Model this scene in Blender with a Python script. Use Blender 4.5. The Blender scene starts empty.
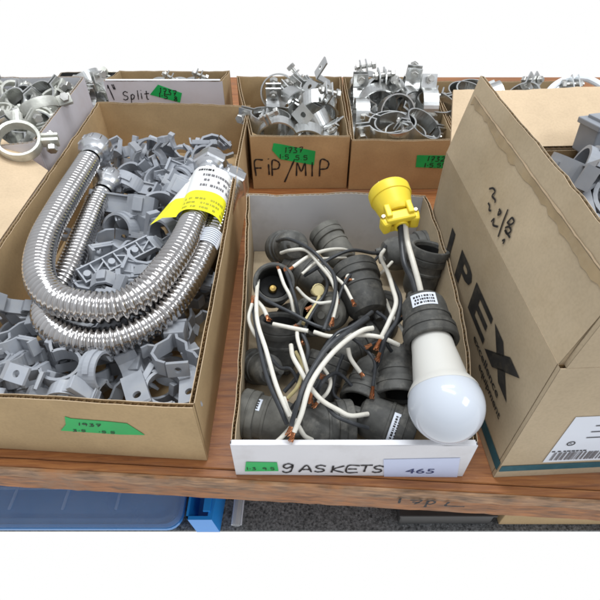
import bpy, bmesh, math, random
from mathutils import Vector, Matrix, Quaternion
V = Vector
PI = math.pi
R = math.radians
RND = random.Random(7)

# ---------------------------------------------------------------- mesh builder
class MB:
    def __init__(s):
        s.v = []; s.f = []; s.mi = []; s.sm = []
    def add(s, vs, fs, M=None, smooth=False, mi=0):
        b = len(s.v)
        for p in vs:
            p = V(p)
            s.v.append(M @ p if M is not None else p)
        for f in fs:
            s.f.append([b + i for i in f]); s.mi.append(mi); s.sm.append(smooth)
    def box(s, c, d, M=None, mi=0, bev=0.0):
        x, y, z = d[0] / 2, d[1] / 2, d[2] / 2
        if bev <= 0:
            vs = [(c[0] + a * x, c[1] + b * y, c[2] + e * z) for a in (-1, 1) for b in (-1, 1) for e in (-1, 1)]
            fs = [(0, 1, 3, 2), (4, 6, 7, 5), (0, 4, 5, 1), (2, 3, 7, 6), (0, 2, 6, 4), (1, 5, 7, 3)]
            s.add(vs, fs, M, False, mi); return
        bm = bmesh.new()
        bmesh.ops.create_cube(bm, size=1, matrix=Matrix.Translation(c) @ Matrix.Diagonal((d[0], d[1], d[2], 1)))
        bmesh.ops.bevel(bm, geom=bm.edges[:], offset=bev, segments=2, affect='EDGES', profile=.5)
        s.frombm(bm, M, False, mi)
    def frombm(s, bm, M=None, smooth=False, mi=0):
        bm.verts.index_update()
        s.add([v.co.copy() for v in bm.verts], [[v.index for v in f.verts] for f in bm.faces], M, smooth, mi)
        bm.free()
    def rings(s, loops, closed=True, cap0=True, cap1=True, M=None, smooth=True, mi=0):
        n = len(loops[0]); vs = [p for l in loops for p in l]; fs = []
        for i in range(len(loops) - 1):
            for j in range(n if closed else n - 1):
                k = (j + 1) % n
                fs.append((i * n + j, i * n + k, (i + 1) * n + k, (i + 1) * n + j))
        s.add(vs, fs, M, smooth, mi)
        if cap0: s.add(loops[0], [list(range(n))[::-1]], M, False, mi)
        if cap1: s.add(loops[-1], [list(range(n))], M, False, mi)
    def tube(s, pts, r, n=10, cap=True, M=None, mi=0):
        pts = [V(p) for p in pts]
        rr = r if callable(r) else (lambda i, m: r)
        loops = []
        up = None
        for i, p in enumerate(pts):
            t = (pts[min(i + 1, len(pts) - 1)] - pts[max(i - 1, 0)]).normalized()
            if up is None:
                up = V((0, 0, 1)) if abs(t.z) < .9 else V((1, 0, 0))
            up = (up - t * up.dot(t)).normalized()
            sd = t.cross(up)
            q = rr(i, len(pts))
            loops.append([p + (up * math.cos(2 * PI * k / n) + sd * math.sin(2 * PI * k / n)) * q for k in range(n)])
        s.rings([l[::-1] for l in loops], True, cap, cap, M, True, mi)
    def lathe(s, prof, n=24, M=None, mi=0, smooth=True, cap0=False, cap1=False):
        loops = [[(r * math.cos(2 * PI * k / n), r * math.sin(2 * PI * k / n), z) for k in range(n)] for r, z in prof]
        s.rings(loops, True, cap0, cap1, M, smooth, mi)
    def band(s, pts, th, w, M=None, mi=0, smooth=False):
        """thick polyline in XY, extruded along Z (centred)"""
        pts = [V((p[0], p[1])) for p in pts]
        L = []; Rr = []
        for i, p in enumerate(pts):
            a = pts[max(i - 1, 0)]; b = pts[min(i + 1, len(pts) - 1)]
            t = (b - a).normalized(); nn = V((-t.y, t.x))
            k = 1.0
            if 0 < i < len(pts) - 1:
                t1 = (p - a).normalized(); t2 = (b - p).normalized()
                k = 1 / max(.45, math.sqrt(max(0.01, (1 + t1.dot(t2)) / 2)))
            L.append(p + nn * th / 2 * k); Rr.append(p - nn * th / 2 * k)
        loops = []
        for l, r in zip(L, Rr):
            loops.append([(l.x, l.y, -w / 2), (l.x, l.y, w / 2), (r.x, r.y, w / 2), (r.x, r.y, -w / 2)])
        s.rings(loops, True, True, True, M, smooth, mi)
    def plate(s, w, h, th, holes=(), M=None, mi=0):
        """rectangular plate in XY with one round hole each at x = hx (list of (hx,r)), thickness along Z"""
        xs = [-w / 2]
        hs = sorted(holes)
        for a, b in zip(hs[:-1], hs[1:]): xs.append((a[0] + b[0]) / 2)
        xs.append(w / 2)
        if not hs:
            s.box((0, 0, 0), (w, h, th), M, mi); return
        for i, (hx, r) in enumerate(hs):
            x0, x1 = xs[i], xs[i + 1]
            n = 16; outer = []; inner = []
            for k in range(n):
                a = 2 * PI * (k + .5) / n
                c, sn = math.cos(a), math.sin(a)
                dx = (x1 - hx) if c > 0 else (hx - x0)
                tt = min(dx / abs(c) if abs(c) > 1e-6 else 1e9, (h / 2) / abs(sn) if abs(sn) > 1e-6 else 1e9)
                outer.append((hx + c * tt, sn * tt)); inner.append((hx + c * r, sn * r))
            # snap nearest outer points to the corners
            for cx, cy in ((x0, -h / 2), (x1, -h / 2), (x1, h / 2), (x0, h / 2)):
                j = min(range(n), key=lambda q: (outer[q][0] - cx) ** 2 + (outer[q][1] - cy) ** 2)
                outer[j] = (cx, cy)
            l0 = [(x, y, th / 2) for x, y in outer]; l1 = [(x, y, th / 2) for x, y in inner]
            l2 = [(x, y, -th / 2) for x, y in inner]; l3 = [(x, y, -th / 2) for x, y in outer]
            s.rings([l0, l1, l2, l3, l0], True, False, False, M, False, mi)
    def build(s, name, mats, parent=None, off=None, auto=None):
        me = bpy.data.meshes.new(name)
        o = V(off) if off is not None else V((0, 0, 0))
        me.from_pydata([tuple(p - o) for p in s.v], [], s.f)
        if not isinstance(mats, (list, tuple)): mats = [mats]
        for m in mats: me.materials.append(m)
        me.polygons.foreach_set('material_index', s.mi)
        me.polygons.foreach_set('use_smooth', s.sm)
        me.update()
        if any(s.sm): me.set_sharp_from_angle(angle=R(28))
        ob = bpy.data.objects.new(name, me)
        bpy.context.scene.collection.objects.link(ob)
        if parent: ob.parent = parent
        return ob

def frame(z, x=None, loc=(0, 0, 0)):
    """matrix whose local Z is z"""
    z = V(z).normalized()
    x = V(x) if x is not None else (V((1, 0, 0)) if abs(z.x) < .8 else V((0, 1, 0)))
    x = (x - z * x.dot(z)).normalized(); y = z.cross(x)
    M = Matrix((x, y, z)).transposed().to_4x4(); M.translation = V(loc)
    return M
def arc(cx, cy, r, a0, a1, n=12):
    return [(cx + r * math.cos(R(a0 + (a1 - a0) * i / n)), cy + r * math.sin(R(a0 + (a1 - a0) * i / n))) for i in range(n + 1)]
def smooth_path(pts, m=8):
    pts = [V(p) for p in pts]
    if len(pts) < 3: 
        return [pts[0].lerp(pts[-1], i / m) for i in range(m + 1)]
    P = [pts[0] * 2 - pts[1]] + pts + [pts[-1] * 2 - pts[-2]]
    out = []
    for i in range(1, len(P) - 2):
        a, b, c, d = P[i - 1], P[i], P[i + 1], P[i + 2]
        for k in range(m):
            t = k / m
            out.append(.5 * ((2 * b) + (c - a) * t + (2 * a - 5 * b + 4 * c - d) * t * t + (3 * b - a - 3 * c + d) * t ** 3))
    out.append(pts[-1])
    return out
def hexbar(mb, r, z0, z1, M=None, mi=0):
    l = lambda rr, z: [(rr * math.cos(R(60 * k)), rr * math.sin(R(60 * k)), z) for k in range(6)]
    e = (z1 - z0) * .12
    mb.rings([l(r * .9, z0), l(r, z0 + e), l(r, z1 - e), l(r * .9, z1)], True, True, True, M, False, mi)

# ---------------------------------------------------------------- piece shapes (list of (part name, MB, material key))
def sh_snap_clip():
    m = MB(); w = .013
    m.band(arc(0, 0, .0155, -235, 55, 20), .0026, w)
    m.band([(.0155 * math.cos(R(55)), .0155 * math.sin(R(55))), (.0135, .0170), (.0190, .0205)], .0024, w)
    m.band([(.0155 * math.cos(R(125)), .0155 * math.sin(R(125))), (-.0115, .0170), (-.0150, .0215)], .0024, w)
    m.box((0, -.0195, 0), (.030, .0055, w), bev=.0006)
    m.band([(-.009, -.017), (-.0125, -.010)], .0022, w * .8)
    m.band([(.009, -.017), (.0125, -.010)], .0022, w * .8)
    m.box((.0195, .0215, 0), (.0075, .006, w * .9), bev=.0005)
    return [('clip', m, 'pvc')]
def sh_strap():
    m = MB(); w = .015
    m.band([(-.0165, 0)] + arc(0, .002, .0165, 180, 0, 16) + [(.0165, 0)], .0024, w)
    for sx in (-1, 1):
        m.plate(.022, w, .003, [(sx * .002, .0030)], M=Matrix.Translation((sx * .0262, 0, 0)) @ Matrix.Rotation(PI / 2, 4, 'X'))
        m.box((sx * .0262, .0022, w * .44), (.022, .003, .0012)); m.box((sx * .0262, .0022, -w * .44), (.022, .003, .0012))
        m.box((sx * .0375, .003, 0), (.0025, .009, w))
    m.band(arc(0, .002, .0182, 130, 50, 8), .0025, w * .35)
    return [('clip', m, 'pvc')]
def sh_rack():
    m = MB(); L = .074; w = .017
    m.box((0, 0, 0), (L, w, .0018))
    for sy in (-1, 1): m.box((0, sy * (w / 2 - .0006), .0042), (L, .0014, .0066))
    n = 6
    for i in range(n + 1): m.box((-L / 2 + .001 + i * (L - .002) / n, 0, .004), (.0013, w - .0028, .0060))
    for i in range(n):
        x0 = -L / 2 + i * L / n
        if i % 2 == 0:
            m.tube([(x0 + L / n / 2, 0, .0009), (x0 + L / n / 2, 0, .0072)], .0033, 12)
        else:
            a = .55 if i % 4 == 1 else -.55
            m.box((0, 0, .0038), (.0145, .0012, .0056), M=Matrix.Translation((x0 + L / n / 2, 0, 0)) @ Matrix.Rotation(a, 4, 'Z'))
    m.band([(L / 2, -.004), (L / 2 + .005, -.003), (L / 2 + .009, .002)], .0022, w * .8, M=Matrix.Rotation(PI / 2, 4, 'X'))
    return [('clip', m, 'pvc')]
def sh_latch():
    m = MB(); w = .014
    m.box((0, .026, 0), (.018, .017, .017), bev=.0009)
    m.box((0, .0355, 0), (.0205, .0035, .0195), bev=.0006)
    m.box((0, .0380, 0), (.012, .0022, .014), bev=.0004)
    m.band([(-.002, .019), (-.004, .011), (-.0125, .003), (-.0145, -.009), (-.009, -.019), (-.002, -.023)], .0024, w)
    m.band([(.002, .019), (.004, .011), (.0125, .003), (.0145, -.008)], .0024, w)
    m.band([(.0145, -.008), (.0205, -.012), (.0245, -.020)], .0024, w)
    m.band([(-.0125, .003), (-.021, .006), (-.026, .002)], .0022, w * .8)
    m.plate(.018, w, .003, [(0, .003)], M=Matrix.Translation((.008, -.0245, 0)) @ Matrix.Rotation(PI / 2, 4, 'X'))
    return [('clip', m, 'pvc')]
def sh_hood():
    """flat stepped saddle with a long tongue"""
    m = MB(); w = .018
    m.plate(.034, w, .003, [(.006, .0034)], M=Matrix.Translation((.014, 0, 0)) @ Matrix.Rotation(PI / 2, 4, 'X'))
    m.band([(-.003, 0), (-.006, .009), (-.013, .0135), (-.022, .0135), (-.028, .008), (-.029, -.002)], .0026, w)
    m.box((.0300, .0035, 0), (.0030, .010, w), bev=.0005)
    m.box((.014, .0028, w / 2 - .0008), (.034, .004, .0016)); m.box((.014, .0028, -w / 2 + .0008), (.034, .004, .0016))
    m.box((-.0175, .0165, 0), (.009, .004, w * .7), bev=.0005)
    return [('clip', m, 'pvc')]
def _bolt(M, L, r=.0035):
    b = MB()
    b.tube([(0, 0, -L / 2), (0, 0, L / 2)], r, 10, M=M)
    hexbar(b, r * 2.0, L / 2 - .001, L / 2 + .0055, M)
    n = MB(); hexbar(n, r * 1.9, -L / 2 + .003, -L / 2 + .008, M)
    return b, n
def sh_ring_clamp(r=.030, w=.024, gap=.010, tail=.020):
    m = MB(); a = math.degrees(math.asin(gap / 2 / r))
    m.band([(r + tail, gap / 2)] + arc(0, 0, r, a, 360 - a, 36) + [(r + tail, -gap / 2)], .0022, w, smooth=False)
    b, n = _bolt(Matrix.Translation((r + tail * .62, 0, 0)) @ Matrix.Rotation(-PI / 2, 4, 'X'), gap + .020)
    return [('band', m, 'zinc'), ('bolt', b, 'bolt'), ('nut', n, 'bolt')]
def sh_riser(r=.027, w=.022):
    m = MB(); t = .016
    m.band([(-r - t, .003)] + arc(0, .003, r, 180, 0, 20) + [(r + t, .003)], .0022, w)
    m.band([(-r - t, -.003)] + arc(0, -.003, r, 180, 360, 20) + [(r + t, -.003)], .0022, w)
    b, n = _bolt(Matrix.Translation((r + t * .6, 0, 0)) @ Matrix.Rotation(-PI / 2, 4, 'X'), .026, .003)
    b2, n2 = _bolt(Matrix.Translation((-r - t * .6, 0, 0)) @ Matrix.Rotation(PI / 2, 4, 'X'), .026, .003)
    return [('band', m, 'zinc'), ('bolt', b, 'bolt'), ('nut', n, 'bolt'), ('bolt', b2, 'bolt'), ('nut', n2, 'bolt')]
def sh_hole_strap(r=.026, w=.026):
    m = MB()
    m.band([(-r, -.004)] + arc(0, 0, r, 180, 0, 20) + [(r, -.004)], .002, w)
    for sx in (-1, 1):
        m.plate(.024, w, .002, [(sx * .001, .0042)], M=Matrix.Translation((sx * (r + .012), -.0045, 0)) @ Matrix.Rotation(PI / 2, 4, 'X'))
    return [('band', m, 'zinc')]
def sh_beam(r=.020, w=.024):
    m = MB()
    pts = [(-.03, .018), (-.03, -.012), (.012, -.012), (.026, .004), (.026, .020)]
    m.band(pts, .0026, w)
    m.plate(.030, w, .0026, [(0, .0048)], M=Matrix.Translation((-.045, .0175, 0)) @ Matrix.Rotation(PI / 2, 4, 'X'))
    b, n = _bolt(Matrix.Translation((-.006, -.008, 0)) @ Matrix.Rotation(PI / 2, 4, 'X'), .050, .0034)
    return [('band', m, 'zinc'), ('bolt', b, 'bolt'), ('nut', n, 'bolt')]
def sh_cast_ring(r=.022):
    m = MB()
    m.lathe([(r - .0020, -.006), (r + .0012, -.0065), (r + .0020, -.003), (r + .0014, 0), (r + .0020, .003), (r + .0012, .0065), (r - .0020, .006), (r - .0020, -.006)], 32)
    for k in (0, 1):
        a = k * PI
        Mx = Matrix.Rotation(a, 4, 'Z') @ Matrix.Translation((r + .010, 0, 0))
        m.box((0, .0035, 0), (.018, .0036, .012), M=Mx, bev=.001)
        m.box((0, -.0035, 0), (.018, .0045, .013), M=Mx, bev=.001)
    m.tube([(0, r, 0), (0, r + .014, 0)], .006, 12)
    b, n = _bolt(Matrix.Translation((r + .011, 0, 0)) @ Matrix.Rotation(PI / 2, 4, 'X'), .020, .003)
    return [('band', m, 'cast'), ('bolt', b, 'bolt'), ('nut', n, 'bolt')]
SHAPES = {'snap': sh_snap_clip, 'strap': sh_strap, 'rack': sh_rack, 'latch': sh_latch, 'hood': sh_hood,
          'ring': sh_ring_clamp, 'riser': sh_riser, 'hole': sh_hole_strap, 'beam': sh_beam, 'cast': sh_cast_ring}
POSES = {
'left': [
('snap',-0.2763,0.2562,0.0354,0.99,-0.015,-0.002,-0.137),
('snap',-0.1976,0.2516,0.0355,0.999,-0.015,0.001,0.048),
('strap',-0.1313,0.2684,0.0358,0.306,-0.005,0.014,0.952),
('latch',-0.271,0.3255,0.0346,0.027,0.778,0.627,0.009),
('snap',-0.2003,0.3229,0.0334,0.859,-0.013,0.008,0.511),
('rack',-0.1531,0.3411,0.0344,0.015,1.0,-0.002,0.0),
('hood',-0.2583,0.3794,0.0269,0.188,0.176,0.694,0.672),
('snap',-0.2037,0.37,0.032,0.015,0.997,-0.073,0.001),
('snap',-0.121,0.3677,0.0321,0.847,-0.013,-0.008,-0.531),
('snap',-0.2773,0.2381,0.0579,0.45,-0.45,0.546,0.546),
('snap',-0.196,0.2759,0.044,0.958,-0.26,-0.051,-0.105),
('snap',-0.1217,0.2843,0.0391,0.449,-0.176,-0.127,-0.867),
('snap',-0.2849,0.3275,0.0457,0.045,-0.068,0.996,-0.023),
('hood',-0.1995,0.3307,0.0396,0.57,0.558,-0.43,-0.424),
('latch',-0.1207,0.3236,0.0423,0.095,-0.946,-0.301,-0.067),
('snap',-0.2908,0.3756,0.0386,0.025,0.106,0.973,0.201),
('snap',-0.2034,0.3739,0.0431,0.009,0.605,0.796,-0.012),
('latch',-0.1486,0.3774,0.0414,0.021,0.579,-0.802,0.141),
('snap',-0.2618,0.2943,0.0412,0.161,-0.615,0.749,0.188),
('rack',-0.1939,0.2933,0.0427,0.951,-0.26,-0.004,0.169),
('hood',-0.1296,0.2874,0.0529,0.047,-0.106,-0.988,-0.106),
('latch',-0.2838,0.3232,0.0585,0.063,0.652,0.755,0.033),
('latch',-0.2285,0.3531,0.0609,0.696,-0.708,0.118,-0.021),
('snap',-0.1292,0.3223,0.0539,0.093,-0.994,0.021,-0.046),
('latch',-0.242,0.34,0.042,0.686,0.555,-0.421,0.209),
('snap',-0.2081,0.3714,0.0544,0.926,-0.014,0.006,0.377),
('snap',-0.1133,0.3673,0.0433,0.015,0.999,-0.033,0.001),
('snap',-0.29,0.264,0.0467,0.119,0.106,0.985,-0.073),
('rack',-0.2264,0.2396,0.0445,0.704,0.7,-0.084,0.083),
('hood',-0.1246,0.2333,0.0381,1.0,-0.0,0.0,-0.005),
('snap',-0.2937,0.2801,0.0549,0.989,-0.096,-0.111,-0.035),
('snap',-0.2264,0.2995,0.0341,0.015,0.989,-0.148,0.002),
('snap',-0.1153,0.2747,0.0659,0.514,-0.318,0.558,0.568),
('rack',-0.247,0.3921,0.0448,0.005,0.977,-0.001,-0.214),
('snap',-0.1935,0.38,0.0652,0.998,-0.04,0.03,-0.039),
('latch',-0.1777,0.3083,0.0568,0.075,0.93,-0.358,-0.015),
('strap',-0.2435,0.2562,0.0377,0.141,-0.017,-0.666,-0.732),
('snap',-0.2146,0.2523,0.0612,0.307,-0.147,0.665,0.665),
('snap',-0.1726,0.276,0.0517,0.151,0.62,-0.477,-0.604),
('rack',-0.2767,0.3273,0.0688,0.993,-0.014,-0.119,0.011),
('strap',-0.2271,0.3018,0.0402,0.62,0.602,0.361,0.35),
('strap',-0.1163,0.33,0.063,0.561,0.67,0.312,0.373),
('strap',-0.3011,0.3692,0.0612,0.65,-0.278,-0.65,0.278),
('hood',-0.1568,0.3155,0.038,0.8,0.408,-0.112,-0.424),
('rack',-0.1496,0.3877,0.0479,0.051,0.001,-0.138,-0.989),
('snap',-0.2551,0.2687,0.055,0.074,0.56,-0.784,0.256),
('latch',-0.1609,0.3476,0.0479,0.332,0.615,-0.677,0.23),
('latch',-0.1544,0.2566,0.0459,0.165,0.052,0.974,0.143),
('latch',-0.2842,0.3419,0.0771,0.217,-0.122,0.53,0.811),
('latch',-0.2285,0.3805,0.0665,0.816,-0.001,0.021,0.578),
('snap',-0.1263,0.3534,0.0663,0.549,0.468,0.641,-0.262),
('hood',-0.2718,0.3703,0.0475,0.322,0.08,-0.107,-0.937),
('latch',-0.1467,0.3926,0.0702,0.318,-0.315,-0.611,-0.653),
('snap',-0.1337,0.3697,0.0696,0.101,-0.143,0.879,-0.443),
('strap',-0.2754,0.3018,0.0663,0.195,-0.09,0.14,0.967),
('rack',-0.2018,0.272,0.0661,0.036,0.459,0.885,-0.07),
('snap',-0.1202,0.2501,0.058,0.169,-0.797,-0.578,0.05),
('latch',-0.2525,0.3079,0.0727,0.83,0.529,0.132,-0.115),
('snap',-0.2137,0.3298,0.0609,0.014,-0.649,0.76,0.019),
('hood',-0.1321,0.3189,0.0665,0.876,0.059,-0.086,0.471),
('hood',-0.2669,0.3706,0.0576,0.268,0.105,0.697,0.657),
('snap',-0.173,0.3628,0.0685,0.575,-0.569,-0.576,0.118),
('snap',-0.1082,0.3805,0.0621,0.116,-0.638,-0.166,-0.743),
('snap',-0.2664,0.2724,0.0636,0.956,-0.237,-0.12,-0.125),
('latch',-0.1914,0.2749,0.0772,0.996,0.033,-0.078,0.018),
('snap',-0.1001,0.2955,0.0659,0.492,0.507,-0.492,-0.507),
('strap',-0.2379,0.352,0.0767,0.032,-0.197,0.739,0.643),
('snap',-0.2184,0.3262,0.072,0.743,0.016,0.018,-0.669),
('snap',-0.1678,0.2543,0.0623,0.127,0.58,-0.375,0.712),
('latch',-0.2721,0.3825,0.0778,0.05,0.894,-0.34,0.289),
('latch',-0.2136,0.3826,0.0791,0.013,-0.607,-0.795,0.009),
('latch',-0.181,0.3322,0.0731,0.002,0.326,0.319,0.89),
('snap',-0.276,0.271,0.0756,0.122,0.703,-0.66,0.236),
('rack',-0.1479,0.2574,0.0701,0.061,0.482,-0.539,-0.689),
('snap',-0.1149,0.2529,0.069,0.683,-0.026,0.174,-0.709),
('snap',-0.3019,0.2546,0.0746,0.039,-0.706,0.039,-0.706),
('rack',-0.2071,0.319,0.0859,0.899,-0.032,-0.119,-0.42),
('latch',-0.1421,0.2969,0.0757,0.091,-0.904,0.4,0.116),
('strap',-0.2414,0.2393,0.0633,0.703,0.702,0.077,-0.085),
('hood',-0.222,0.3733,0.0863,0.05,0.065,-0.687,-0.722),
('strap',-0.1266,0.3498,0.0814,0.626,0.778,0.049,-0.004),
('latch',-0.2792,0.2744,0.0898,0.007,-0.323,0.933,-0.161),
('snap',-0.1989,0.2382,0.0817,0.35,0.353,-0.615,0.612),
('snap',-0.1084,0.2527,0.0791,0.031,0.143,-0.103,0.984),
('snap',-0.2867,0.3091,0.0866,0.551,-0.411,0.662,0.3),
('snap',-0.2231,0.288,0.0728,0.259,0.002,0.058,0.964),
('strap',-0.13,0.3194,0.0777,0.045,-0.085,0.598,0.796),
('snap',-0.2877,0.3778,0.0861,0.92,-0.095,-0.274,-0.264),
('rack',-0.1837,0.392,0.0885,1.0,0.005,-0.028,0.002),
('latch',-0.1667,0.3372,0.0832,0.531,0.802,-0.263,-0.073),
('snap',-0.2366,0.2917,0.085,0.072,0.746,-0.662,0.008),
('latch',-0.1975,0.2675,0.0893,0.099,-0.205,0.972,0.062),
],
'leftb': [
('snap',-0.2474,0.4243,0.0207,0.41,-0.009,0.02,0.912),
('snap',-0.1462,0.424,0.0207,0.021,0.979,-0.201,0.004),
('strap',-0.2594,0.493,0.0339,0.105,0.158,-0.694,0.694),
('latch',-0.1681,0.498,0.0403,0.485,-0.357,0.73,0.323),
('snap',-0.2578,0.5738,0.0143,0.634,-0.014,-0.017,-0.773),
('strap',-0.1407,0.5489,0.0164,0.02,0.915,0.403,-0.009),
('hood',-0.2392,0.6401,0.0055,0.621,0.599,-0.362,-0.353),
('snap',-0.1605,0.6218,0.0123,0.822,-0.018,0.012,0.569),
('strap',-0.258,0.7257,0.0016,0.005,0.005,-0.722,-0.692),
('latch',-0.111,0.6836,0.0238,0.097,-0.699,-0.065,0.706),
('snap',-0.2582,0.4104,0.0351,0.021,1.0,0.011,-0.0),
('latch',-0.1536,0.4252,0.0372,0.267,0.061,0.026,0.961),
('snap',-0.2094,0.521,0.0166,0.021,0.997,0.075,-0.002),
('snap',-0.1094,0.4925,0.0347,0.47,-0.528,0.47,-0.528),
('strap',-0.2706,0.5312,0.0181,0.295,0.39,-0.579,-0.652),
('snap',-0.1586,0.5624,0.0148,0.011,0.52,0.854,-0.018),
('latch',-0.2102,0.6578,0.0131,0.022,-0.501,-0.865,-0.028),
('strap',-0.1798,0.6241,0.027,0.02,0.999,0.028,0.002),
('snap',-0.2523,0.6926,0.0092,0.169,-0.004,-0.021,-0.985),
('snap',-0.1778,0.7105,0.0085,0.001,0.037,-0.999,0.021),
('strap',-0.1903,0.4281,0.0216,0.705,-0.015,-0.015,-0.709),
('strap',-0.158,0.4657,0.0127,0.707,0.677,-0.147,-0.14),
('latch',-0.2371,0.4754,0.0362,0.043,0.99,-0.018,-0.132),
('snap',-0.1433,0.5419,0.0316,0.031,0.984,0.173,0.004),
('strap',-0.2573,0.6183,0.0156,0.591,0.801,-0.069,0.062),
('strap',-0.1758,0.592,0.0164,0.722,0.674,-0.002,0.157),
('hood',-0.2014,0.6521,0.0221,0.645,0.742,0.12,0.136),
('strap',-0.1769,0.6257,0.0269,0.001,0.028,-1.0,0.011),
('snap',-0.252,0.6822,0.032,0.183,0.828,0.489,-0.203),
('snap',-0.1405,0.7276,0.0287,0.467,0.466,0.531,-0.532),
('snap',-0.2246,0.4111,0.0411,0.027,0.941,0.113,-0.319),
('snap',-0.1215,0.4143,0.0364,0.655,0.333,0.333,0.591),
('strap',-0.2099,0.4671,0.0461,0.013,-0.912,-0.364,0.191),
('hood',-0.208,0.455,0.0134,0.485,0.47,-0.53,-0.513),
('snap',-0.2351,0.5987,0.0269,0.581,0.513,0.451,-0.444),
('latch',-0.1649,0.6202,0.0436,0.024,0.517,0.856,0.004),
('snap',-0.2771,0.6513,0.0196,0.167,0.142,0.974,0.062),
('strap',-0.1394,0.6493,0.0048,0.299,0.286,0.657,0.63),
('snap',-0.2264,0.7176,0.0209,0.655,-0.081,0.17,-0.732),
('latch',-0.1446,0.705,0.0413,0.33,-0.876,0.294,0.193),
('strap',-0.2916,0.5513,0.0365,0.491,0.509,0.491,0.509),
('hood',-0.1575,0.4117,0.0573,0.037,0.956,-0.269,-0.112),
('hood',-0.2256,0.5561,0.0227,0.339,0.892,0.297,-0.016),
('snap',-0.1233,0.4915,0.0271,0.044,0.706,0.047,0.706),
('strap',-0.2501,0.5897,0.0284,0.021,0.999,0.028,-0.001),
('strap',-0.1104,0.5781,0.0237,0.567,0.422,0.567,0.422),
('hood',-0.2856,0.6422,0.0272,0.401,0.562,-0.596,-0.41),
('strap',-0.1851,0.6399,0.0577,0.921,-0.104,-0.12,-0.357),
('hood',-0.2033,0.7256,0.0343,0.105,0.146,-0.113,0.977),
('snap',-0.1449,0.6818,0.0413,0.052,-0.073,0.362,-0.928),
('strap',-0.2285,0.5035,0.0385,0.119,0.145,0.866,0.464),
('snap',-0.1273,0.4504,0.0462,0.313,0.57,0.391,-0.652),
('snap',-0.2442,0.5251,0.032,0.861,0.468,-0.103,-0.171),
('snap',-0.1371,0.4915,0.0313,0.705,0.054,0.705,0.057),
('hood',-0.2741,0.5796,0.0377,0.512,0.496,-0.504,-0.488),
('latch',-0.1855,0.5522,0.0376,0.061,0.95,0.253,-0.171),
('strap',-0.2743,0.6539,0.0481,0.491,0.451,0.293,0.686),
('strap',-0.1962,0.6193,0.0499,0.173,-0.801,0.572,-0.047),
('snap',-0.28,0.7102,0.035,0.955,-0.226,-0.183,-0.06),
('snap',-0.1518,0.6656,0.0472,0.925,0.365,0.057,0.093),
('snap',-0.2865,0.4086,0.0319,0.845,0.022,-0.535,-0.004),
('hood',-0.1145,0.4428,0.0606,0.536,0.477,-0.423,-0.553),
('strap',-0.2403,0.493,0.0449,0.14,0.136,0.766,0.612),
('strap',-0.1353,0.5081,0.0593,0.901,-0.008,-0.12,-0.416),
('snap',-0.2387,0.5712,0.044,0.828,-0.009,0.002,-0.561),
('snap',-0.1215,0.5711,0.0521,0.467,-0.076,0.88,-0.035),
('strap',-0.2511,0.6465,0.0377,0.137,0.335,0.829,0.427),
('snap',-0.1211,0.6201,0.0374,0.18,0.769,-0.121,0.601),
('hood',-0.184,0.7056,0.0346,0.469,0.455,-0.387,-0.651),
('hood',-0.1923,0.6906,0.0471,0.029,-0.377,0.611,0.695),
('snap',-0.2085,0.413,0.0462,0.648,-0.273,0.167,-0.691),
('strap',-0.1761,0.4459,0.0471,0.585,0.762,-0.063,0.271),
('latch',-0.2615,0.4667,0.0581,0.073,-0.89,0.42,-0.163),
('snap',-0.1387,0.4966,0.0689,0.64,0.414,-0.118,-0.636),
('snap',-0.1947,0.5533,0.0565,0.144,0.199,-0.966,0.082),
('latch',-0.1576,0.5648,0.0542,0.012,0.227,0.397,0.889),
('snap',-0.2442,0.6236,0.0548,0.705,0.227,0.042,-0.67),
('snap',-0.1291,0.6458,0.0632,0.149,0.253,0.097,0.951),
('snap',-0.2319,0.7004,0.0446,0.427,-0.645,-0.573,-0.271),
('snap',-0.1849,0.6545,0.069,0.159,0.883,0.441,0.004),
('latch',-0.2582,0.4143,0.0612,0.516,0.107,-0.054,0.848),
('strap',-0.1427,0.3965,0.0643,0.08,-0.087,-0.707,-0.698),
('snap',-0.2786,0.4963,0.063,0.119,0.196,-0.138,-0.964),
('snap',-0.1646,0.4793,0.0531,0.309,-0.741,-0.321,-0.502),
('strap',-0.2732,0.5586,0.0519,0.503,0.607,-0.391,-0.475),
('snap',-0.1545,0.5822,0.0566,0.548,-0.078,0.469,0.688),
('snap',-0.2436,0.5592,0.0596,0.059,0.015,-0.998,0.006),
('strap',-0.143,0.6205,0.0759,0.445,0.874,0.022,-0.192),
('latch',-0.2894,0.6245,0.0735,0.6,0.474,-0.49,-0.419),
('snap',-0.2219,0.6741,0.0611,0.439,-0.056,-0.79,-0.425),
('strap',-0.2388,0.6007,0.0551,0.519,0.826,-0.202,-0.086),
('strap',-0.1633,0.6033,0.0586,0.78,0.562,-0.179,-0.21),
],
'fip': [
('ring',0.0107,0.6967,0.0595,0.729,-0.659,-0.117,-0.143),
('hole',0.0283,0.7306,0.0624,0.022,-0.431,-0.596,0.677),
('riser',-0.0337,0.6933,0.0719,0.592,-0.592,0.387,0.387),
('beam',0.0256,0.8619,0.0664,0.321,-0.358,0.566,0.669),
('hole',0.0342,0.819,0.06,0.472,0.025,0.046,-0.88),
('ring',-0.048,0.8026,0.0675,0.692,0.143,-0.692,-0.143),
('riser',-0.0239,0.7571,0.0558,0.052,0.127,0.99,0.04),
('hole',-0.0221,0.8371,0.0557,0.602,0.668,-0.293,-0.326),
('hole',-0.0352,0.7393,0.0726,0.065,-0.497,0.865,0.0),
('ring',-0.003,0.8079,0.0673,0.274,-0.278,-0.899,-0.199),
('riser',0.0228,0.7767,0.0668,0.191,0.168,-0.302,0.919),
('ring',0.0222,0.8209,0.0881,0.257,-0.218,-0.94,-0.048),
('hole',0.0224,0.7495,0.0698,0.301,0.193,-0.223,-0.907),
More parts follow.
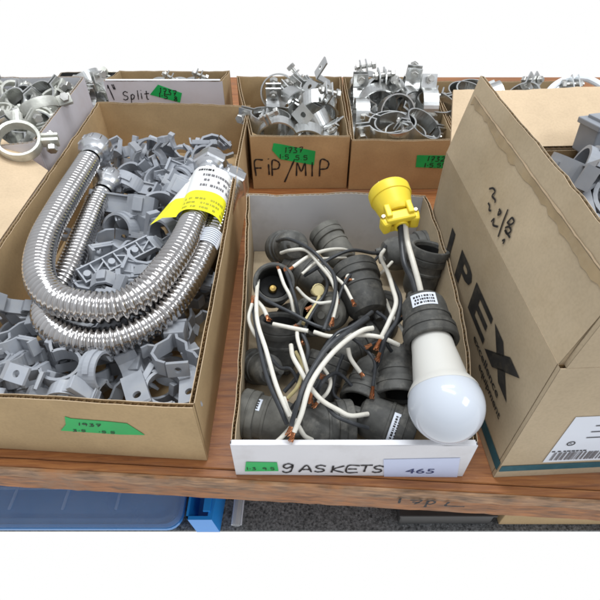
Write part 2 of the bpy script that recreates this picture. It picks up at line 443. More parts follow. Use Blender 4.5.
('riser',0.0311,0.8239,0.1052,0.01,-0.899,0.353,0.261),
('hole',-0.0194,0.71,0.0725,0.397,0.111,0.896,-0.167),
('ring',0.0273,0.777,0.1034,0.71,-0.417,-0.296,-0.484),
('beam',-0.0171,0.7377,0.0882,0.136,-0.134,0.385,0.903),
('ring',-0.0364,0.857,0.0919,0.766,0.539,-0.225,0.267),
('beam',-0.0027,0.7555,0.1022,0.042,0.055,0.858,-0.509),
('hole',-0.0104,0.7905,0.0933,0.04,-0.439,0.559,0.702),
],
'ring2': [
('ring',0.144,0.7202,0.0442,0.355,0.018,0.048,-0.933),
('riser',0.1795,0.8129,0.0681,0.001,-0.294,0.606,0.739),
('ring',0.1603,0.7071,0.062,0.977,0.05,0.011,-0.208),
('hole',0.1379,0.7518,0.0593,0.671,-0.661,-0.115,-0.315),
('ring',0.1428,0.7024,0.0809,0.338,-0.034,-0.057,0.939),
('ring',0.1487,0.8478,0.0573,0.025,-0.498,0.866,0.044),
('ring',0.1345,0.7057,0.0996,0.025,0.052,0.041,-0.998),
('hole',0.1478,0.7808,0.0623,0.742,-0.668,-0.055,0.019),
('riser',0.1813,0.7056,0.1084,0.167,-0.188,0.15,-0.956),
('ring',0.1709,0.8478,0.0763,0.998,0.047,0.03,0.001),
('ring',0.1909,0.7406,0.0728,0.463,-0.227,-0.092,-0.852),
('ring',0.1151,0.8649,0.0839,0.452,-0.453,-0.544,-0.543),
('ring',0.1,0.8311,0.0654,0.707,0.006,-0.707,-0.006),
('riser',0.1905,0.7549,0.047,0.035,-0.683,0.728,0.037),
('ring',0.1277,0.7665,0.085,0.62,0.55,-0.547,-0.12),
('ring',0.2042,0.7815,0.0785,0.697,-0.151,-0.681,0.168),
('riser',0.0993,0.7743,0.0649,0.521,0.478,-0.521,-0.478),
('ring',0.1867,0.8458,0.1041,0.724,0.023,-0.682,-0.099),
('ring',0.1276,0.7989,0.0827,0.614,0.719,-0.216,0.244),
('riser',0.1336,0.8365,0.0996,0.461,-0.403,0.503,0.61),
('ring',0.1661,0.7724,0.0853,0.149,0.867,-0.424,0.217),
('ring',0.1353,0.8188,0.0834,0.529,-0.424,-0.507,-0.532),
],
'box3': [
('ring',0.3459,0.7373,0.0393,0.976,0.073,0.016,-0.206),
('hole',0.4005,0.7414,0.0344,0.207,0.241,0.618,0.719),
('ring',0.2793,0.771,0.0444,0.451,0.034,0.067,-0.889),
('riser',0.4357,0.8193,0.0509,0.534,0.04,0.063,-0.842),
('riser',0.2817,0.7193,0.0521,0.099,-0.099,0.7,0.7),
('hole',0.4253,0.7212,0.048,0.153,-0.146,-0.684,-0.698),
('ring',0.3475,0.7722,0.0602,0.115,0.01,0.758,-0.643),
('ring',0.3593,0.8389,0.0547,0.05,-0.668,0.74,0.056),
('riser',0.3409,0.7349,0.0662,0.042,-0.967,0.068,-0.24),
('ring',0.3874,0.7891,0.0528,0.937,-0.069,-0.019,-0.343),
('ring',0.3036,0.8336,0.0539,0.001,-0.018,-0.997,-0.075),
('hole',0.3932,0.818,0.0615,0.576,0.449,0.551,0.404),
('ring',0.3269,0.7568,0.0857,0.281,-0.112,0.95,0.078),
('hole',0.3723,0.7478,0.0723,0.74,-0.126,0.416,-0.514),
('riser',0.3168,0.7965,0.0643,0.794,0.6,-0.085,-0.057),
('hole',0.4199,0.8569,0.071,0.818,-0.568,-0.032,0.089),
('ring',0.256,0.7538,0.0714,0.668,0.232,-0.668,-0.232),
('riser',0.4263,0.7235,0.0933,0.689,0.709,-0.091,0.118),
('ring',0.2972,0.8439,0.0747,0.024,-0.314,0.946,0.071),
('ring',0.3691,0.8042,0.0799,0.853,-0.029,-0.375,0.363),
('hole',0.2765,0.7587,0.0734,0.634,0.313,-0.491,-0.509),
('hole',0.4304,0.7552,0.058,0.287,0.901,0.312,-0.091),
('riser',0.2804,0.8365,0.0921,0.177,0.013,0.074,-0.981),
('ring',0.4355,0.8184,0.0813,0.327,0.633,-0.615,0.338),
('hole',0.334,0.8366,0.0694,0.499,0.446,0.336,0.662),
('riser',0.429,0.7858,0.0711,0.947,-0.073,0.047,0.31),
],
'white': [
('cast',-0.4372,0.6291,0.0576,0.994,0.043,0.004,-0.097),
('cast',-0.4234,0.729,0.0661,0.991,0.042,-0.005,0.124),
('riser',-0.3859,0.6425,0.0621,0.015,-0.356,-0.934,-0.04),
('cast',-0.4134,0.7483,0.0783,0.214,-0.009,0.017,-0.977),
('riser',-0.4451,0.682,0.0661,0.011,-0.576,0.817,0.039),
('riser',-0.3805,0.7491,0.0915,0.006,-0.841,0.541,0.018),
('cast',-0.4377,0.6516,0.0766,0.317,-0.027,0.158,-0.935),
('cast',-0.4529,0.7568,0.0854,0.66,-0.041,0.483,-0.574),
('cast',-0.3743,0.6724,0.075,0.498,-0.1,0.191,0.84),
('cast',-0.4404,0.709,0.085,0.692,0.055,-0.063,0.717),
('riser',-0.39,0.7005,0.0779,0.227,0.906,0.357,-0.034),
('cast',-0.4164,0.7065,0.0976,0.11,0.044,0.022,0.993),
('cast',-0.394,0.6284,0.0751,0.984,0.042,-0.01,0.175),
('riser',-0.4607,0.6774,0.1075,0.616,-0.347,-0.616,0.347),
('cast',-0.4393,0.6291,0.087,0.992,0.014,0.027,-0.119),
('cast',-0.4271,0.7439,0.0976,0.198,-0.292,-0.929,0.115),
('cast',-0.4091,0.6391,0.0936,0.162,0.89,-0.41,-0.115),
('cast',-0.3897,0.7663,0.1122,0.137,-0.988,0.005,-0.078),
('riser',-0.3812,0.6588,0.1029,0.82,-0.002,0.071,-0.569),
('riser',-0.3939,0.7467,0.1232,0.168,-0.888,-0.354,-0.239),
('cast',-0.424,0.6756,0.1092,0.002,-0.798,0.603,0.016),
('riser',-0.419,0.7296,0.1256,0.659,0.034,-0.3,0.689),
('cast',-0.3807,0.6858,0.1207,0.842,0.111,0.025,0.527),
('riser',-0.4238,0.7186,0.1389,0.195,-0.931,-0.206,-0.23),
('cast',-0.3799,0.6751,0.1297,0.106,-0.412,-0.904,-0.041),
('cast',-0.4438,0.6822,0.1376,0.403,-0.007,-0.03,0.915),
('cast',-0.3816,0.6325,0.1219,0.861,0.128,-0.301,0.39),
('cast',-0.4458,0.7044,0.1491,0.015,-0.913,0.407,-0.008),
('riser',-0.4333,0.6354,0.1222,0.172,-0.098,0.979,0.054),
('cast',-0.4434,0.7664,0.1266,0.018,-0.396,0.167,-0.903),
('riser',-0.4448,0.6445,0.1453,0.141,-0.629,0.758,0.097),
('cast',-0.3751,0.7387,0.1426,0.774,0.136,-0.239,0.571),
],
'split': [
('cast',-0.2848,0.851,0.0658,0.286,0.215,0.589,-0.725),
('ring',-0.2503,0.8502,0.0659,0.702,-0.702,0.082,0.081),
('ring',-0.2419,0.8594,0.0996,0.619,-0.623,-0.342,-0.334),
('ring',-0.2074,0.8598,0.0869,0.555,0.555,0.438,-0.438),
('ring',-0.1847,0.8598,0.1106,0.586,-0.586,-0.396,-0.396),
('ring',-0.1688,0.8571,0.0812,0.519,-0.624,0.449,0.373),
('cast',-0.1718,0.8473,0.1075,0.224,0.22,0.66,-0.683),
('cast',-0.2758,0.8629,0.0596,0.177,-0.166,-0.687,-0.685),
('cast',-0.2234,0.8473,0.095,0.705,-0.707,-0.04,-0.036),
],
'dark': [
('ring',-0.3696,0.8744,0.0403,0.701,0.097,-0.7,-0.096),
('cast',-0.3789,0.9644,0.0319,0.025,-0.912,-0.41,-0.011),
('beam',-0.4454,0.8656,0.0369,0.005,-0.707,-0.005,0.707),
('ring',-0.3945,0.9881,0.044,0.07,-0.22,0.966,-0.114),
('cast',-0.4075,0.9147,0.0291,0.004,-0.157,-0.987,-0.027),
('ring',-0.4284,1.0091,0.0486,0.525,0.087,-0.266,-0.804),
('cast',-0.3744,0.9204,0.0366,0.126,0.406,-0.905,0.004),
('cast',-0.3805,1.015,0.0462,0.428,0.893,-0.096,-0.099),
('ring',-0.434,0.9112,0.0521,0.841,0.338,-0.179,0.383),
('beam',-0.433,0.9448,0.0405,0.214,-0.469,0.736,0.438),
('beam',-0.4013,0.8656,0.033,0.641,0.594,0.418,-0.25),
('cast',-0.4262,0.9314,0.0526,0.358,-0.883,-0.273,-0.135),
('cast',-0.4166,0.8849,0.0432,0.522,-0.719,-0.453,-0.074),
('beam',-0.3606,0.9879,0.0594,0.48,0.512,0.52,-0.487),
('ring',-0.369,0.9189,0.0601,0.208,-0.631,-0.459,-0.589),
('beam',-0.3791,0.9528,0.048,0.3,0.021,0.118,0.946),
],
'big': [
('snap',0.2955,0.3791,0.0683,0.06,-0.7,0.709,0.061),
('latch',0.3991,0.3838,0.0728,0.972,0.085,-0.069,-0.21),
('latch',0.3059,0.3751,0.0853,0.608,0.056,0.057,-0.79),
('strap',0.3857,0.4564,0.0745,0.0,0.0,0.644,0.765),
('hood',0.2794,0.3633,0.0924,0.017,-0.037,0.653,0.756),
('strap',0.3872,0.3839,0.0893,0.051,-0.947,-0.293,-0.125),
('snap',0.2664,0.4578,0.0934,0.487,-0.487,-0.512,-0.512),
('latch',0.382,0.4128,0.0915,0.772,0.146,-0.165,-0.596),
('hood',0.2801,0.4119,0.0672,0.024,0.02,0.644,0.764),
('hood',0.326,0.4331,0.074,0.357,0.605,-0.538,-0.466),
('latch',0.264,0.3856,0.1051,0.118,-0.062,0.461,0.877),
('hood',0.3493,0.3633,0.0968,0.017,-0.037,0.653,0.757),
('hood',0.2729,0.4304,0.0783,0.916,0.399,0.01,0.025),
('hood',0.3505,0.4314,0.0954,0.199,-0.59,0.781,-0.05),
('snap',0.2809,0.4307,0.1059,0.727,0.308,0.242,-0.564),
('snap',0.3175,0.4543,0.1274,0.662,-0.707,-0.224,-0.105),
('strap',0.2842,0.402,0.0999,0.919,0.391,0.017,-0.034),
('snap',0.349,0.385,0.1126,0.297,0.849,-0.373,0.228),
('hood',0.2884,0.4193,0.1203,0.906,0.386,0.069,-0.158),
('hood',0.3797,0.4115,0.102,0.605,0.723,-0.334,-0.018),
('latch',0.2956,0.4032,0.1332,0.241,-0.696,0.628,0.251),
('strap',0.3876,0.4336,0.1165,0.213,0.164,-0.794,-0.545),
('hood',0.2941,0.3649,0.1272,0.181,-0.23,-0.592,-0.751),
('strap',0.4207,0.4323,0.1609,0.675,0.211,-0.675,-0.211),
('strap',0.2497,0.4231,0.1384,0.623,0.338,0.615,0.346),
('hood',0.3557,0.4362,0.1135,0.8,0.535,0.251,0.105),
('latch',0.3026,0.4025,0.1562,0.256,-0.893,-0.364,-0.06),
('snap',0.4009,0.3698,0.1246,0.064,-0.642,-0.697,-0.311),
('latch',0.3199,0.3799,0.1646,0.199,-0.811,-0.535,-0.127),
('hood',0.4066,0.4225,0.1508,0.5,-0.2,-0.758,0.368),
('snap',0.2827,0.3698,0.1743,0.107,-0.675,-0.687,-0.247),
('hood',0.3479,0.4279,0.1426,0.588,0.789,-0.09,-0.155),
('strap',0.2656,0.4208,0.1712,0.252,0.565,-0.785,0.013),
('latch',0.3816,0.4106,0.1622,0.655,0.164,0.271,-0.686),
('strap',0.2761,0.4231,0.1675,0.587,0.473,0.639,0.153),
('latch',0.3972,0.3851,0.1653,0.752,0.303,-0.144,0.568),
('strap',0.351,0.461,0.1473,0.07,-0.291,-0.222,-0.928),
('snap',0.3996,0.3724,0.1769,0.699,0.188,0.291,-0.626),
('latch',0.3288,0.4054,0.1916,0.941,-0.125,0.178,-0.26),
('hood',0.3488,0.361,0.1829,0.116,-0.116,0.698,0.698),
],
}
# ---------------------------------------------------------------- camera model: eye height above the table top, looking down 45 degrees
H_EYE = .42; F_PX = 490.0; S45 = math.sqrt(.5)
def ray(px, py):
    u = (px - 300) / F_PX; v = (300 - py) / F_PX
    return V((u, S45 * (1 + v), -S45 * (1 - v)))
def P(px, py, z):
    """world point at height z on the sight line of a measured photo position"""
    d = ray(px, py); t = (z - H_EYE) / d.z
    return V((0, 0, H_EYE)) + d * t
def onplane(px, py, O, n):
    d = ray(px, py); C = V((0, 0, H_EYE))
    t = (V(O) - C).dot(n) / d.dot(n)
    return C + d * t

sc = bpy.context.scene
COL = sc.collection

# ---------------------------------------------------------------- materials
def mat(name, col, rough=.6, metal=0.0, var=.12, scale=30, bump=.15, bscale=120, col2=None, spec=.4, coat=0.0, stretch=None, dirt=None, dirtscale=9, dirtamt=.5, rvar=.15, tone=.0):
    m = bpy.data.materials.new(name); m.use_nodes = True
    nt = m.node_tree; N = nt.nodes; L = nt.links
    b = N['Principled BSDF']; b.inputs['Metallic'].default_value = metal
    b.inputs['Specular IOR Level'].default_value = spec
    b.inputs['Coat Weight'].default_value = coat
    tc = N.new('ShaderNodeTexCoord'); mp = N.new('ShaderNodeMapping')
    L.new(tc.outputs['Object'], mp.inputs['Vector'])
    if stretch: mp.inputs['Scale'].default_value = stretch
    oi = N.new('ShaderNodeObjectInfo')
    n1 = N.new('ShaderNodeTexNoise'); n1.noise_dimensions = '4D'; n1.inputs['Scale'].default_value = scale; n1.inputs['Detail'].default_value = 6
    mu = N.new('ShaderNodeMath'); mu.operation = 'MULTIPLY'; mu.inputs[1].default_value = 20
    L.new(oi.outputs['Random'], mu.inputs[0]); L.new(mu.outputs[0], n1.inputs['W'])
    L.new(mp.outputs[0], n1.inputs['Vector'])
    cr = N.new('ShaderNodeValToRGB')
    c2 = col2 or tuple(c * (1 - var * 2) for c in col)
    cr.color_ramp.elements[0].color = (*c2, 1); cr.color_ramp.elements[1].color = (*[min(1, c * (1 + var)) for c in col], 1)
    cr.color_ramp.elements[0].position = .3; cr.color_ramp.elements[1].position = .7
    L.new(n1.outputs['Fac'], cr.inputs['Fac'])
    out = cr.outputs['Color']
    if dirt:
        n3 = N.new('ShaderNodeTexNoise'); n3.noise_dimensions = '4D'; n3.inputs['Scale'].default_value = dirtscale; n3.inputs['Detail'].default_value = 9; n3.inputs['Roughness'].default_value = .65
        L.new(tc.outputs['Object'], n3.inputs['Vector']); L.new(mu.outputs[0], n3.inputs['W'])
        mr = N.new('ShaderNodeMapRange'); mr.inputs['From Min'].default_value = .5; mr.inputs['From Max'].default_value = .72; mr.inputs['To Max'].default_value = dirtamt
        L.new(n3.outputs['Fac'], mr.inputs['Value'])
        mx = N.new('ShaderNodeMixRGB'); mx.inputs['Color2'].default_value = (*dirt, 1)
        L.new(mr.outputs[0], mx.inputs['Fac']); L.new(out, mx.inputs['Color1']); out = mx.outputs[0]
    if tone:
        tm = N.new('ShaderNodeMapRange'); tm.inputs['To Min'].default_value = 1 - tone; tm.inputs['To Max'].default_value = 1 + tone
        L.new(oi.outputs['Random'], tm.inputs['Value'])
        hv = N.new('ShaderNodeHueSaturation'); L.new(tm.outputs[0], hv.inputs['Value']); L.new(out, hv.inputs['Color']); out = hv.outputs[0]
    L.new(out, b.inputs['Base Color'])
    rr = N.new('ShaderNodeMapRange'); rr.inputs['To Min'].default_value = max(.03, rough - rvar); rr.inputs['To Max'].default_value = min(1, rough + rvar)
    L.new(n1.outputs['Fac'], rr.inputs['Value']); L.new(rr.outputs[0], b.inputs['Roughness'])
    if bump > 0:
        n2 = N.new('ShaderNodeTexNoise'); n2.inputs['Scale'].default_value = bscale; n2.inputs['Detail'].default_value = 4
        L.new(mp.outputs[0], n2.inputs['Vector'])
        bp = N.new('ShaderNodeBump'); bp.inputs['Strength'].default_value = bump; bp.inputs['Distance'].default_value = .002
        L.new(n2.outputs['Fac'], bp.inputs['Height']); L.new(bp.outputs[0], b.inputs['Normal'])
    return m

def cardboard(name, col, dirt=None, dirtamt=.4, var=.07):
    m = mat(name, col, .85, 0, var, 14, .05, 90, spec=.15, dirt=dirt or tuple(c * .62 for c in col), dirtscale=11, dirtamt=dirtamt, rvar=.05)
    nt = m.node_tree; N = nt.nodes; L = nt.links; b = N['Principled BSDF']
    n2 = N['Bump'].inputs['Height'].links[0].from_node
    lo = N.new('ShaderNodeTexNoise'); lo.inputs['Scale'].default_value = 7; lo.inputs['Detail'].default_value = 3; L.new(N['Texture Coordinate'].outputs['Object'], lo.inputs['Vector'])
    b2 = N.new('ShaderNodeBump'); b2.inputs['Strength'].default_value = .5; b2.inputs['Distance'].default_value = .012
    L.new(lo.outputs['Fac'], b2.inputs['Height']); L.new(b2.outputs[0], N['Bump'].inputs['Normal'])
    # fine paper fibres + the faint washboard of the flutes
    tc = N['Texture Coordinate']
    w = N.new('ShaderNodeTexNoise'); w.inputs['Scale'].default_value = 420; w.inputs['Detail'].default_value = 3
    L.new(tc.outputs['Object'], w.inputs['Vector'])
    src = b.inputs['Base Color'].links[0].from_socket
    mx = N.new('ShaderNodeMixRGB'); mx.blend_type = 'MULTIPLY'; mx.inputs['Fac'].default_value = .16
    cr = N.new('ShaderNodeValToRGB'); cr.color_ramp.elements[0].position = .32; cr.color_ramp.elements[1].position = .6
    cr.color_ramp.elements[0].color = (.55, .55, .55, 1); cr.color_ramp.elements[1].color = (1, 1, 1, 1)
    L.new(w.outputs['Fac'], cr.inputs['Fac']); L.new(src, mx.inputs['Color1']); L.new(cr.outputs[0], mx.inputs['Color2'])
    L.new(mx.outputs[0], b.inputs['Base Color'])
    return m

M = {}
M['card'] = cardboard('kraft_cardboard', (.50, .36, .20))
M['card_in'] = cardboard('inner_cardboard', (.53, .37, .20))
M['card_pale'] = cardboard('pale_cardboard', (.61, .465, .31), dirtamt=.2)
M['card_grey'] = cardboard('greyish_cardboard', (.51, .41, .28), dirt=(.40, .30, .18), dirtamt=.5)
M['card_orange'] = cardboard('warm_cardboard', (.52, .34, .17))
M['flute'] = cardboard('flute_paper', (.42, .29, .15), var=.2)
M['whiteboard'] = mat('white_board', (.74, .74, .77), .55, 0, .03, 12, .05, 80, dirt=(.36, .32, .29), dirtscale=18, dirtamt=.35)
M['whiteboard_in'] = mat('white_board_grey', (.68, .68, .71), .6, 0, .06, 9, .05, 80, dirt=(.34, .33, .33), dirtscale=14, dirtamt=.5)
M['lilac'] = mat('faded_white_board', (.70, .67, .71), .6, 0, .07, 8, .05, 80, dirt=(.45, .33, .27), dirtscale=10, dirtamt=.35)
M['pvc'] = mat('grey_pvc', (.335, .352, .385), .48, 0, .08, 60, .06, 200, spec=.4, dirt=(.36, .35, .33), dirtscale=60, dirtamt=.55, tone=.20)
M['zinc'] = mat('zinc_steel', (.76, .77, .76), .30, 1, .10, 60, .05, 90, rvar=.14, dirt=(.33, .31, .28), dirtscale=60, dirtamt=.6, tone=.16)
M['bolt'] = mat('bolt_steel', (.58, .57, .54), .42, 1, .12, 90, .05, 200)
M['cast'] = mat('cast_galvanised', (.66, .66, .60), .5, .45, .14, 70, .3, 160, dirt=(.36, .34, .29), dirtscale=50, dirtamt=.6, tone=.16)
M['chrome'] = mat('stainless_steel', (.60, .585, .575), .13, 1, .05, 40, .0, 60, rvar=.05, dirt=(.44, .40, .37), dirtscale=30, dirtamt=.5)
M['nut'] = mat('plated_nut', (.68, .69, .71), .27, 1, .05, 50, .04, 100, rvar=.08)
M['rubber'] = mat('black_rubber', (.088, .087, .081), .62, 0, .22, 90, .10, 400, spec=.35, dirt=(.21, .20, .175), dirtscale=75, dirtamt=.8, tone=.22)
M['rubber_grey'] = mat('worn_rubber', (.150, .145, .128), .68, 0, .2, 90, .10, 400, spec=.3, dirt=(.24, .23, .20), dirtscale=34, dirtamt=.7)
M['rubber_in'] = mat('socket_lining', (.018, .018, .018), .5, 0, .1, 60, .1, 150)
M['brass'] = mat('brass', (.62, .42, .14), .35, 1, .1, 60, .05, 100)
M['wwhite'] = mat('white_insulation', (.74, .71, .63), .42, 0, .05, 40, .03, 100, dirt=(.36, .31, .24), dirtscale=60, dirtamt=.4)
M['wcream'] = mat('cream_insulation', (.58, .49, .25), .42, 0, .08, 40, .03, 100)
M['wblack'] = mat('black_insulation', (.036, .039, .044), .40, 0, .15, 40, .03, 100, dirt=(.11, .11, .11), dirtscale=60, dirtamt=.5)
M['copper'] = mat('copper_strands', (.62, .27, .13), .38, 1, .15, 120, .1, 300)
M['yellow'] = mat('yellow_plastic', (.86, .66, .045), .42, 0, .04, 40, .06, 150, dirt=(.50, .36, .03), dirtscale=40, dirtamt=.35)
M['blade'] = mat('plug_blade', (.60, .52, .34), .35, 1, .05, 40, .02, 100)
M['opal'] = mat('opal_diffuser', (.56, .60, .665), .14, 0, .005, 4, 0, 50, spec=.5, coat=.2, rvar=.02)
M['bulbwhite'] = mat('white_bulb_body', (.66, .65, .61), .30, 0, .015, 10, 0, 50, rvar=.05)
M['ink'] = mat('marker_ink', (.018, .016, .018), .6, 0, .1, 60, 0, 50)
M['inkfade'] = mat('faded_print', (.17, .16, .17), .7, 0, .1, 60, 0, 50)
M['print'] = mat('black_print', (.030, .028, .026), .75, 0, .25, 60, 0, 50, dirt=(.12, .10, .07), dirtscale=90, dirtamt=.5)
M['print_blue'] = mat('navy_print', (.05, .06, .16), .7, 0, .1, 60, 0, 50)
M['teal'] = mat('teal_print', (.025, .105, .135), .8, 0, .12, 60, 0, 50, dirt=(.09, .17, .19), dirtscale=60, dirtamt=.5)
M['green'] = mat('green_tape', (.012, .44, .105), .45, 0, .10, 30, .1, 150)
M['label'] = mat('label_paper', (.72, .76, .84), .5, 0, .02, 30, .02, 100)
M['label_blue'] = mat('price_label', (.60, .66, .86), .45, 0, .03, 30, .02, 100)
M['tagyellow'] = mat('tag_yellow', (.90, .86, .015), .45, 0, .04, 30, .02, 100)
M['tagwhite'] = mat('tag_white', (.82, .82, .80), .45, 0, .02, 30, .02, 100)
M['olive'] = mat('tag_back', (.36, .36, .20), .5, 0, .1, 30, .02, 100)
M['carpet'] = mat('shelf_carpet', (.20, .21, .215), .95, 0, .4, 330, .9, 500, spec=.1)
M['hoop'] = mat('white_plastic', (.80, .84, .88), .35, 0, .03, 20, .02, 60)
M['darkplastic'] = mat('dark_plastic', (.045, .045, .045), .5, 0, .1, 20, .05, 60)
M['bluebin'] = mat('blue_plastic', (.055, .25, .60), .25, 0, .10, 5, .03, 20, spec=.5)
M['bluebright'] = mat('bright_blue_plastic', (.02, .30, .85), .22, 0, .06, 8, .03, 20, spec=.5)
def clear(name, col, a, rough=.08):
    m = bpy.data.materials.new(name); m.use_nodes = True; nt = m.node_tree; N = nt.nodes; L = nt.links
    b = N['Principled BSDF']; b.inputs['Base Color'].default_value = (*col, 1); b.inputs['Roughness'].default_value = rough
    tc = N.new('ShaderNodeTexCoord'); n = N.new('ShaderNodeTexNoise'); n.inputs['Scale'].default_value = 25; L.new(tc.outputs['Object'], n.inputs['Vector'])
    mr = N.new('ShaderNodeMapRange'); mr.inputs['To Min'].default_value = a * .7; mr.inputs['To Max'].default_value = a * 1.3
    L.new(n.outputs['Fac'], mr.inputs['Value']); L.new(mr.outputs[0], b.inputs['Alpha'])
    b.inputs['Coat Weight'].default_value = .5
    return m
M['clear'] = clear('clear_plastic_lid', (.50, .68, .95), .20)
M['bagclear'] = clear('clear_film', (.75, .78, .80), .45)
def wood():
    m = bpy.data.materials.new('varnished_plywood'); m.use_nodes = True; nt = m.node_tree; N = nt.nodes; L = nt.links
    b = N['Principled BSDF']
    tc = N.new('ShaderNodeTexCoord'); mp = N.new('ShaderNodeMapping'); mp.inputs['Scale'].default_value = (1.6, 30, 30); mp.inputs['Rotation'].default_value = (0, 0, R(3.3))
    L.new(tc.outputs['Object'], mp.inputs['Vector'])
    n = N.new('ShaderNodeTexNoise'); n.inputs['Scale'].default_value = 9; n.inputs['Detail'].default_value = 12; n.inputs['Roughness'].default_value = .72; n.inputs['Distortion'].default_value = .6
    L.new(mp.outputs[0], n.inputs['Vector'])
    cr = N.new('ShaderNodeValToRGB'); e = cr.color_ramp.elements
    e[0].position = .28; e[0].color = (.11, .034, .014, 1); e[1].position = .74; e[1].color = (.46, .20, .062, 1)
    x = e.new(.50); x.color = (.30, .112, .034, 1)
    L.new(n.outputs['Fac'], cr.inputs['Fac'])
    n2 = N.new('ShaderNodeTexNoise'); n2.inputs['Scale'].default_value = 9; n2.inputs['Detail'].default_value = 7; n2.inputs['Roughness'].default_value = .7
    mp2 = N.new('ShaderNodeMapping'); mp2.inputs['Scale'].default_value = (.6, 3, 3); L.new(tc.outputs['Object'], mp2.inputs['Vector']); L.new(mp2.outputs[0], n2.inputs['Vector'])
    mr = N.new('ShaderNodeMapRange'); mr.inputs['From Min'].default_value = .52; mr.inputs['From Max'].default_value = .75; mr.inputs['To Max'].default_value = .6
    L.new(n2.outputs['Fac'], mr.inputs['Value'])
    mx = N.new('ShaderNodeMixRGB'); mx.inputs['Color2'].default_value = (.17, .12, .095, 1)
    L.new(mr.outputs[0], mx.inputs['Fac']); L.new(cr.outputs[0], mx.inputs['Color1'])
    # pale scuffs and scratches
    n4 = N.new('ShaderNodeTexNoise'); n4.inputs['Scale'].default_value = 30; n4.inputs['Detail'].default_value = 8; n4.inputs['Roughness'].default_value = .75
    mp4 = N.new('ShaderNodeMapping'); mp4.inputs['Scale'].default_value = (1, 5, 5); mp4.inputs['Rotation'].default_value = (0, 0, .5); L.new(tc.outputs['Object'], mp4.inputs['Vector']); L.new(mp4.outputs[0], n4.inputs['Vector'])
    m4 = N.new('ShaderNodeMapRange'); m4.inputs['From Min'].default_value = .62; m4.inputs['From Max'].default_value = .74; m4.inputs['To Max'].default_value = .6
    L.new(n4.outputs['Fac'], m4.inputs['Value'])
    mx4 = N.new('ShaderNodeMixRGB'); mx4.inputs['Color2'].default_value = (.44, .34, .28, 1)
    L.new(m4.outputs[0], mx4.inputs['Fac']); L.new(mx.outputs[0], mx4.inputs['Color1']); L.new(mx4.outputs[0], b.inputs['Base Color'])
    b.inputs['Roughness'].default_value = .42
    r2 = N.new('ShaderNodeMapRange'); r2.inputs['To Min'].default_value = .25; r2.inputs['To Max'].default_value = .65
    L.new(n2.outputs['Fac'], r2.inputs['Value']); L.new(r2.outputs[0], b.inputs['Roughness'])
    bp = N.new('ShaderNodeBump'); bp.inputs['Strength'].default_value = .25; bp.inputs['Distance'].default_value = .0015
    L.new(n.outputs['Fac'], bp.inputs['Height']); L.new(bp.outputs[0], b.inputs['Normal'])
    return m
M['wood'] = wood()
M['woodworn'] = mat('worn_wood_edge', (.36, .21, .115), .6, 0, .35, 26, .3, 60, stretch=(2, 12, 12), dirt=(.45, .19, .065), dirtscale=20, dirtamt=1.0)
M['woodside'] = mat('wood_edge', (.36, .155, .06), .6, 0, .3, 24, .3, 60, stretch=(2, 12, 12), dirt=(.30, .21, .14), dirtscale=20, dirtamt=.6)

# ---------------------------------------------------------------- scene bookkeeping
def tag(o, label=None, cat=None, group=None, kind=None):
    if label: o['label'] = label
    if cat: o['category'] = cat
    if group: o['group'] = group
    if kind: o['kind'] = kind
    return o
def thing(name, loc, label, cat, group=None):
    o = bpy.data.objects.new(name, None); COL.objects.link(o); o.location = V(loc); o.empty_display_size = .02
    return tag(o, label, cat, group)
def part(mb, name, m, t, label=None, root=None):
    """mesh given in world coordinates, stored relative to its thing t (root = the thing when t is itself a part)"""
    r = root or t
    o = mb.build(name, m, t, off=r.location)
    if label: o['label'] = label
    return o
def copy_tree(o, parent=None):
    c = o.copy(); COL.objects.link(c); c.parent = parent
    for ch in [x for x in list(COL.objects) if x.parent == o]:
        copy_tree(ch, c)
    return c

